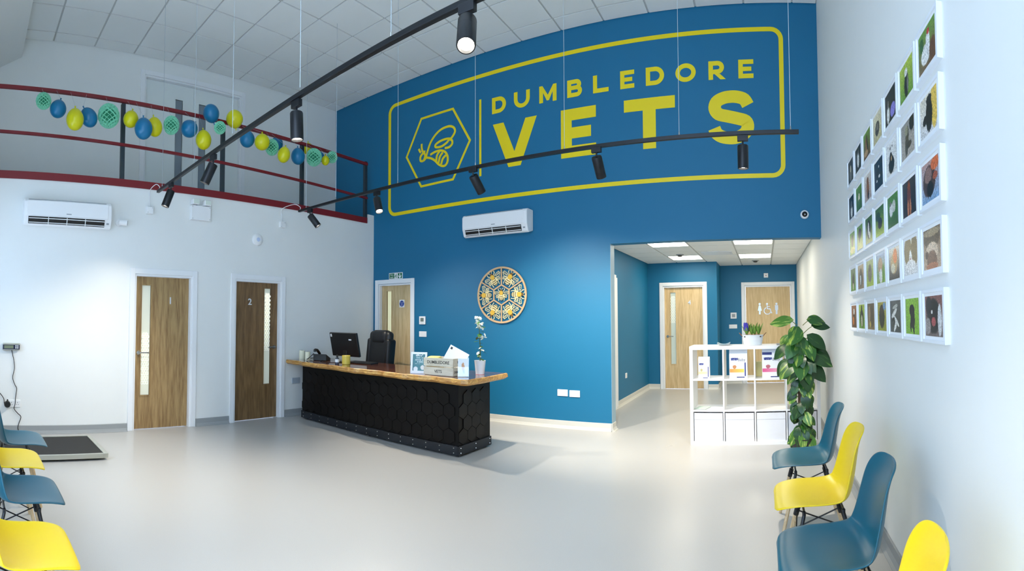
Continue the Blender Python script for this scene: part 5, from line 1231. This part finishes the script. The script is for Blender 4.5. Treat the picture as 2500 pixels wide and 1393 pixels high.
wall_cable('scale_cable', 'thin dark cable running down the wall from the scale readout', [(28.5, 853), (31, 866), (34, 880), (35, 900), (31, 921), (36, 938), (40.5, 948), (38, 970), (37, 985), (34.5, 997), (43, 1008), (51, 1017), (46, 1033), (43.5, 1044), (47, 1056), (48, 1080)])
wall_cable('power_cable', 'thin dark cable from the black plug adapter towards the window wall', [(10, 984), (9, 972), (0.5, 960), (-10, 950), (-22, 940)])
po = onL(17.5, 985); t = thing('plug_adapter', 'black plug-in power adapter in the wall socket', 'plug', po, PI / 2)
MB().lathe([(0.038, 0.012), (0.038, 0.05), (0.030, 0.062)], 18, axis=(0, -1, 0)).build('body', M_BLACKP, t, smooth='auto')
MB().cyl((0.0, -0.035, 0.034), (0.0, -0.035, 0.06), 0.010, 0.006, n=10).build('strain_relief', M_BLACKP, t)

# ================================================================== CUBE SHELF AND ITS CONTENTS
M_SHELF = mat('white_laminate', (238, 239, 240), 0.32, var=0.008)
SY, SX0, SW, SH, SD = 5.677, -0.853, 1.47, 1.105, 0.39
sh = thing('cube_shelf', 'white open cube shelving unit standing in the corridor opening', 'shelf', (SX0, SY, 0))
tk, ti = 0.038, 0.016
MB().box(0, 0, 0, tk, SD, SH).build('side_panel', M_SHELF, sh, bevel=0.001)
MB().box(SW - tk, 0, 0, SW, SD, SH).build('side_panel', M_SHELF, sh, bevel=0.001)
MB().box(tk, 0, SH - tk, SW - tk, SD, SH).build('top_panel', M_SHELF, sh)
MB().box(tk, 0, 0, SW - tk, SD, tk).build('bottom_panel', M_SHELF, sh)
cell = (SW - 2 * tk - 3 * ti) / 4; ch_ = (SH - 2 * tk - 2 * ti) / 3
zsh = [tk + ch_, tk + 2 * ch_ + ti]
for z in zsh: MB().box(tk, 0.002, z, SW - tk, SD - 0.002, z + ti).build('shelf_board', M_SHELF, sh)
for k in range(3):
    x = tk + cell * (k + 1) + ti * k
    for z0, z1 in ((tk, zsh[0]), (zsh[0] + ti, zsh[1]), (zsh[1] + ti, SH - tk)): MB().box(x, 0.002, z0, x + ti, SD - 0.002, z1).build('divider', M_SHELF, sh)
colx = lambda k: SX0 + tk + k * (cell + ti)
M_BOX = mat('white_fabric_box', (228, 230, 236), 0.8, bump=0.15, bscale=300)
BOXN = ('at the open end of the cube shelf', 'second from the open end of the cube shelf', 'third from the open end of the cube shelf', 'behind the climbing plant in the cube shelf')
for k in range(4):
    t = thing('storage_box', 'white fabric storage box %s, bottom row' % BOXN[k], 'box', (colx(k) + cell / 2, SY + 0.012, tk + 0.0005), 0, 'storage boxes in the cube shelf')
    hw = cell / 2 - 0.008; hh = ch_ - 0.016
    MB().box(-hw, 0, 0, hw, 0.004, hh - 0.075).build('front_panel', M_BOX, t)
    MB().box(-hw, -0.002, hh - 0.073, hw, 0.004, hh).build('fold_over_band', M_BOX, t)
    MB().box(-hw, 0.005, 0, -hw + 0.004, 0.36, hh).box(hw - 0.004, 0.005, 0, hw, 0.36, hh).box(-hw + 0.004, 0.356, 0, hw - 0.004, 0.36, hh).box(-hw + 0.004, 0.005, 0, hw - 0.004, 0.356, 0.004).build('shell', M_BOX, t)
def bag_paint(accent, accent2, word):
    def f(u, v):
        if 0.86 < u < 0.93 and 0.08 < v < 0.62: return (40, 52, 130)
        if 0.70 < v < 0.82 and 0.08 < u < 0.48: return (34, 44, 120) if hashn(int(u * 30), int(v * 40), 5) > 0.18 else (200, 206, 230)
        if 0.22 < v < 0.38: return lerp(accent, accent2, max(0, min(1, (u - 0.1) * 1.4))) if u < 0.82 else (236, 238, 242)
        if 0.02 < v < 0.06 and 0.4 < u < 0.85: return (40, 48, 110)
        if 0.38 < v < 0.55 and (u - 0.28) ** 2 * 8 + (v - 0.45) ** 2 * 20 < 0.1: return lerp(accent, (150, 110, 80), 0.5)
        return (234, 237, 242)
    return f
zrow = zsh[1] + ti
BAGS = [(0, 0.13, 0.25, (196, 220, 150), (214, 232, 170), 'small white pet food bag with a lime green band on the cube shelf', 0.30, None),
        (1, 0.205, 0.33, (236, 150, 70), (240, 210, 90), 'white pet food bag with an orange and yellow band on the cube shelf', 0.42, 'Baby'),
        (2, 0.235, 0.33, (216, 90, 140), (236, 170, 190), 'white pet food bag with a pink band and navy header on the cube shelf', 0.52, 'Baby')]
for k, w, h, a1, a2, lab, fx, word in BAGS:
    t = thing('pet_food_bag', lab, 'pet food bag', (colx(k) + cell * fx + 0.02, SY + 0.045, zrow + 0.0005), 0, 'pet food bags on the cube shelf')
    hw, dp = w / 2, 0.07
    body = MB().prism([(0, 0), (dp, 0), (dp * 0.75, h * 0.88), (dp * 0.5, h), (dp * 0.45, h), (0.004, h * 0.88)], lambda u, v: (-hw, u, v), lambda u, v: (hw, u, v)).build('bag', mat('matt_white_bag', (232, 236, 242), 0.45), t, bevel=0.004)
    sheet('printed_front', w * 0.97, h * 0.86, bag_paint(a1, a2, word), t, (0, -0.0015, h * 0.012), nx=40, ny=48)
    if word: text_part('product_word', word, 0.045, mat('bag_text', (70, 80, 110), 0.5), t, (w * 0.18, -0.0022, h * 0.60), depth=0.0003)
    if k == 2: MB().box(-hw + 0.003, -0.004, h * 0.80, -hw * 0.05, -0.0005, h * 0.885).build('navy_header', mat('bag_navy', (34, 44, 110), 0.45), t)
t = thing('yellow_bag', 'yellow packet on the cube shelf behind the climbing plant', 'packet', (colx(3) + 0.10, SY + 0.10, zrow + 0.0005))
MB().prism([(-0.09, 0), (0.09, 0), (0.085, 0.22), (0.07, 0.25), (-0.07, 0.25), (-0.085, 0.22)], lambda u, v: (u, 0, v), lambda u, v: (u, 0.07, v)).build('packet', mat('amber_packet', (236, 176, 40), 0.4), t, bevel=0.01)
t = thing('cream_carton', 'small plain cream carton on the cube shelf behind the pink banded bag', 'carton', (colx(2) + 0.04, SY + 0.28, zrow + 0.0005))
MB().box(-0.035, -0.04, 0, 0.05, 0.04, 0.17).build('carton', mat('cream_carton', (226, 214, 150), 0.6), t, bevel=0.003)
# papers
def paper(name, label, loc, w, d, rz, cover, curl=0.012, n_=3):
    t = thing(name, label, 'magazine', loc, rz)
    for k in range(n_):
        vs_ = []
        for i in range(9):
            u = i / 8; z = 0.002 + k * 0.004 + curl * (2 * u - 1) ** 2
            vs_ += [(-w / 2 + w * u, -d / 2, z), (-w / 2 + w * u, d / 2, z)]
        o = MB().add(vs_, [(2 * i, 2 * i + 2, 2 * i + 3, 2 * i + 1) for i in range(8)]).build('sheet' if k < n_ - 1 else 'cover', mat('paper_white', (226, 232, 236), 0.6) if k < n_ - 1 else cover, t)
        md = o.modifiers.new('thickness', 'SOLIDIFY'); md.thickness = 0.0012
    return t
q = onY(1767, 836, SY + 0.2)
paper('magazine', 'curled blue and white magazine lying on top of the cube shelf near the planter', (q.x, SY + 0.2, SH + 0.001), 0.15, 0.21, 0.05, mat('teal_cover', (110, 150, 168), 0.5), 0.022)
q = onY(1912, 836, SY + 0.15)
paper('magazine', 'flat dark covered magazine on top of the cube shelf behind the plant', (q.x, SY + 0.15, SH + 0.001), 0.16, 0.22, 0.0, mat('grey_cover', (120, 124, 128), 0.5), 0.0)
q = onY(1715, 993, SY + 0.12)
paper('leaflet', 'pale leaflet lying on the middle shelf at the open end of the cube shelf', (q.x, SY + 0.14, zsh[0] + ti + 0.001), 0.14, 0.19, -0.25, mat('mint_cover', (196, 216, 204), 0.5), 0.0, 2)
# hyacinths in a zinc planter
pl = onY(1838, 838, SY + 0.17)
t = thing('zinc_planter', 'oval whitewashed zinc planter with hyacinths and wire handles on the cube shelf', 'planter', (pl.x, SY + 0.17, SH + 0.0005))
M_ZINC = mat('whitewashed_zinc', (216, 222, 226), 0.45, var=0.06, scale=14)
vs_, NP = [], 32
for z, sx in ((0, 0.100), (0.006, 0.104), (0.055, 0.113), (0.060, 0.116), (0.066, 0.114), (0.110, 0.124), (0.115, 0.128), (0.118, 0.122), (0.098, 0.112), (0.097, 0.002)):
    vs_ += [(sx * math.cos(2 * PI * k / NP), sx * 0.55 * math.sin(2 * PI * k / NP), z) for k in range(NP)]
fs_ = [(r * NP + k, r * NP + (k + 1) % NP, (r + 1) * NP + (k + 1) % NP, (r + 1) * NP + k) for r in range(9) for k in range(NP)] + [tuple(range(NP - 1, -1, -1))]
MB().add(vs_, fs_).build('tub', M_ZINC, t, smooth='auto')
MB().box(-0.1, -0.05, 0.09, 0.1, 0.05, 0.104).build('soil', mat('soil', (70, 52, 38), 0.9, bump=0.6, bscale=60), t, bevel=0.02)
for s in (-1, 1):
    MB().tube(smooth_path([(s * 0.118, -0.03, 0.10), (s * 0.140, -0.03, 0.125), (s * 0.155, 0.0, 0.14), (s * 0.140, 0.03, 0.125), (s * 0.118, 0.03, 0.10)], 5), 0.004, 6).build('wire_handle', mat('rusty_wire', (120, 80, 50), 0.6), t, smooth=True)
M_HG = mat('hyacinth_green', (112, 150, 62), 0.5, var=0.2, scale=20); M_HP = mat('hyacinth_violet', (78, 70, 180), 0.6, var=0.3, scale=60)
hl = None; random.seed(5)
for bx_, n_, fl in ((-0.068, 6, True), (-0.01, 7, False), (0.025, 6, False), (0.068, 7, False)):
    for k in range(n_):
        rot = (0, -PI / 2 + random.uniform(0.1, 0.35), 2 * PI * k / n_ + bx_ * 9); s = random.uniform(0.75, 1.1)
        if hl is None:
            hl = leaf_mesh(0.155, 0.017, 0.4, 0.15).build('leaf', M_HG, t, smooth=True, loc=(bx_, 0, 0.10)); hl.rotation_euler = rot
        else: place(hl, 'leaf', t, (bx_, 0, 0.10), rot, (s, s, s))
    MB().lathe([(0.016, 0.095), (0.022, 0.105), (0.012, 0.125)], 12, (bx_, 0, 0)).build('bulb', mat('bulb_brown', (126, 86, 60), 0.7), t, smooth=True)
MB().cyl((-0.068, 0, 0.11), (-0.078, 0, 0.24), 0.005, n=6).build('stem', M_HG, t)
bl = None
for k in range(34):
    z = 0.175 + 0.075 * (k / 34); a = k * 2.4; r = 0.026 * (1.15 - 0.5 * k / 34)
    l = (-0.073 - (z - 0.175) * 0.08 + r * math.cos(a), r * math.sin(a), z); rot = (0, PI / 2 - 0.2, a)
    if bl is None:
        bl = flower_mesh(0.018).build('floret', M_HP, t, loc=l); bl.rotation_euler = rot
    else: place(bl, 'floret', t, l, rot)

# ================================================================== CLIMBING PLANT
def pothos_mat(name, base, stripe, amt):
    m, N, L, B = new_mat(name)
    tc = N.new('ShaderNodeTexCoord'); mp = N.new('ShaderNodeMapping'); mp.inputs['Scale'].default_value = (6, 34, 10); L.new(tc.outputs['Object'], mp.inputs['Vector'])
    oi = N.new('ShaderNodeObjectInfo'); ad = N.new('ShaderNodeVectorMath'); ad.operation = 'ADD'; L.new(mp.outputs['Vector'], ad.inputs[0]); 
    cb = N.new('ShaderNodeCombineXYZ'); ml = N.new('ShaderNodeMath'); ml.operation = 'MULTIPLY'; ml.inputs[1].default_value = 50; L.new(oi.outputs['Random'], ml.inputs[0]); L.new(ml.outputs[0], cb.inputs[0]); L.new(ml.outputs[0], cb.inputs[1]); L.new(cb.outputs[0], ad.inputs[1])
    nz = N.new('ShaderNodeTexNoise'); nz.inputs['Scale'].default_value = 1.0; nz.inputs['Detail'].default_value = 3; L.new(ad.outputs[0], nz.inputs['Vector'])
    cr = N.new('ShaderNodeValToRGB'); e = cr.color_ramp.elements; e[0].position = 0.56 - amt; e[0].color = srgb(*base); e[1].position = 0.74 - amt; e[1].color = srgb(*stripe)
    L.new(nz.outputs['Fac'], cr.inputs['Fac']); L.new(cr.outputs['Color'], B.inputs['Base Color']); B.inputs['Roughness'].default_value = 0.32
    return m
M_PO = [pothos_mat('pothos_leaf', (34, 84, 30), (150, 176, 70), 0.0), pothos_mat('pothos_leaf_dark', (22, 62, 26), (80, 120, 50), -0.02), pothos_mat('pothos_leaf_pale', (70, 118, 40), (190, 204, 110), 0.06)]
PX, PY = 0.375, 5.30
t = thing('climbing_plant', 'tall variegated climbing pothos on a moss pole between the cube shelf and the chairs', 'plant', (PX, PY, 0))
MB().lathe([(0.09, 0), (0.10, 0.01), (0.12, 0.15), (0.125, 0.16), (0.115, 0.16), (0.11, 0.13), (0.002, 0.13)], 28).build('pot', mat('dark_planter', (52, 50, 48), 0.5), t, smooth='auto')
M_POLE = mat('coir_pole', (84, 62, 48), 0.95, var=0.35, scale=30, bump=0.9, bscale=45)
MB().lathe([(0.034, 0.12), (0.036, 0.5), (0.033, 0.9), (0.036, 1.22), (0.03, 1.265)], 16).build('moss_pole', M_POLE, t, smooth=True)
random.seed(17)
LM = []
for k, (L_, W_, dr) in enumerate(((0.21, 0.080, 0.35), (0.18, 0.066, 0.55), (0.23, 0.074, 0.2))):
    LM.append([leaf_mesh(L_, W_, 0.16, dr, heart=1.0, nl=9), k])
lproto = {}
M_STALK = mat('leaf_stalk', (96, 110, 56), 0.5)
def leaf(z, az, stalk, pitch, sc, kind, mi):
    """stalk leaves the pole at height z towards azimuth az; blade hangs at the end with the given pitch"""
    d = Vector((math.cos(az), math.sin(az), 0)); p0 = Vector((0, 0, z)) + d * 0.03; p1 = p0 + d * stalk * 0.75 + Vector((0, 0, stalk * 0.55))
    st_ = MB().tube(smooth_path([p0, p0 + d * stalk * 0.4 + Vector((0, 0, stalk * 0.35)), p1], 3), 0.004, 5).build('stalk', M_STALK, t, smooth=True)
    key = (kind, mi)
    tip = (d * math.cos(pitch) + Vector((0, 0, -math.sin(pitch)))).normalized(); nrm = Vector((random.uniform(-0.3, 0.3), -0.75, 0.55))
    nrm = (nrm - tip * nrm.dot(tip)).normalized(); rot = Matrix((tip, nrm.cross(tip), nrm)).transposed().to_euler()
    if key not in lproto:
        lproto[key] = LM[kind][0].build('leaf', M_PO[mi], t, smooth=True, loc=p1); o = lproto[key]
    else:
        o = place(lproto[key], 'leaf', t, p1)
    o.rotation_euler = rot; o.scale = (sc, sc, sc)
# directions: right of the picture is +x, towards the eye is -y
HAND = [(1.33, 2.9, 0.10, 0.05, 1.0, 2, 2), (1.33, 0.15, 0.10, 0.0, 0.9, 0, 0), (1.26, -1.9, 0.07, 0.55, 1.05, 0, 0), (1.24, 0.1, 0.16, 0.05, 0.8, 2, 1), (1.16, -0.35, 0.10, 0.5, 1.0, 0, 1),
        (1.14, 3.0, 0.13, 0.9, 0.9, 1, 2), (1.12, -0.9, 0.06, 0.8, 1.0, 0, 0), (1.02, 3.2, 0.16, 0.6, 0.85, 0, 1), (1.02, 0.0, 0.12, 0.55, 1.1, 2, 1), (0.96, -0.3, 0.12, 0.45, 1.1, 2, 1),
        (0.95, -1.6, 0.05, 0.7, 1.1, 0, 0), (0.90, -2.5, 0.10, 0.6, 1.05, 0, 0), (0.88, 3.4, 0.15, 0.75, 1.0, 1, 1), (0.86, -0.2, 0.10, 0.8, 1.05, 2, 1), (0.84, -1.2, 0.06, 0.9, 1.1, 0, 1)]
for k in range(11): HAND.append((0.15 + 0.025 * (k % 4), -PI / 2 + (k - 5) * 0.27, 0.075, 1.0, 0.55 + 0.08 * (k % 3), k % 3, (1, 0, 2)[k % 3]))
for a in HAND: leaf(*a)
for k in range(72):
    z = 0.10 + 1.06 * (k / 72) + random.uniform(-0.03, 0.03); az = -PI / 2 + random.gauss(0, 1.25)
    big = 0.55 + 0.45 * (z / 1.2)
    leaf(z, az, random.uniform(0.03, 0.11) * big, random.uniform(0.6, 1.25), random.uniform(0.62, 1.0) * big, random.choice((0, 0, 1, 2)), random.choice((0, 1, 1, 1, 0, 2)))
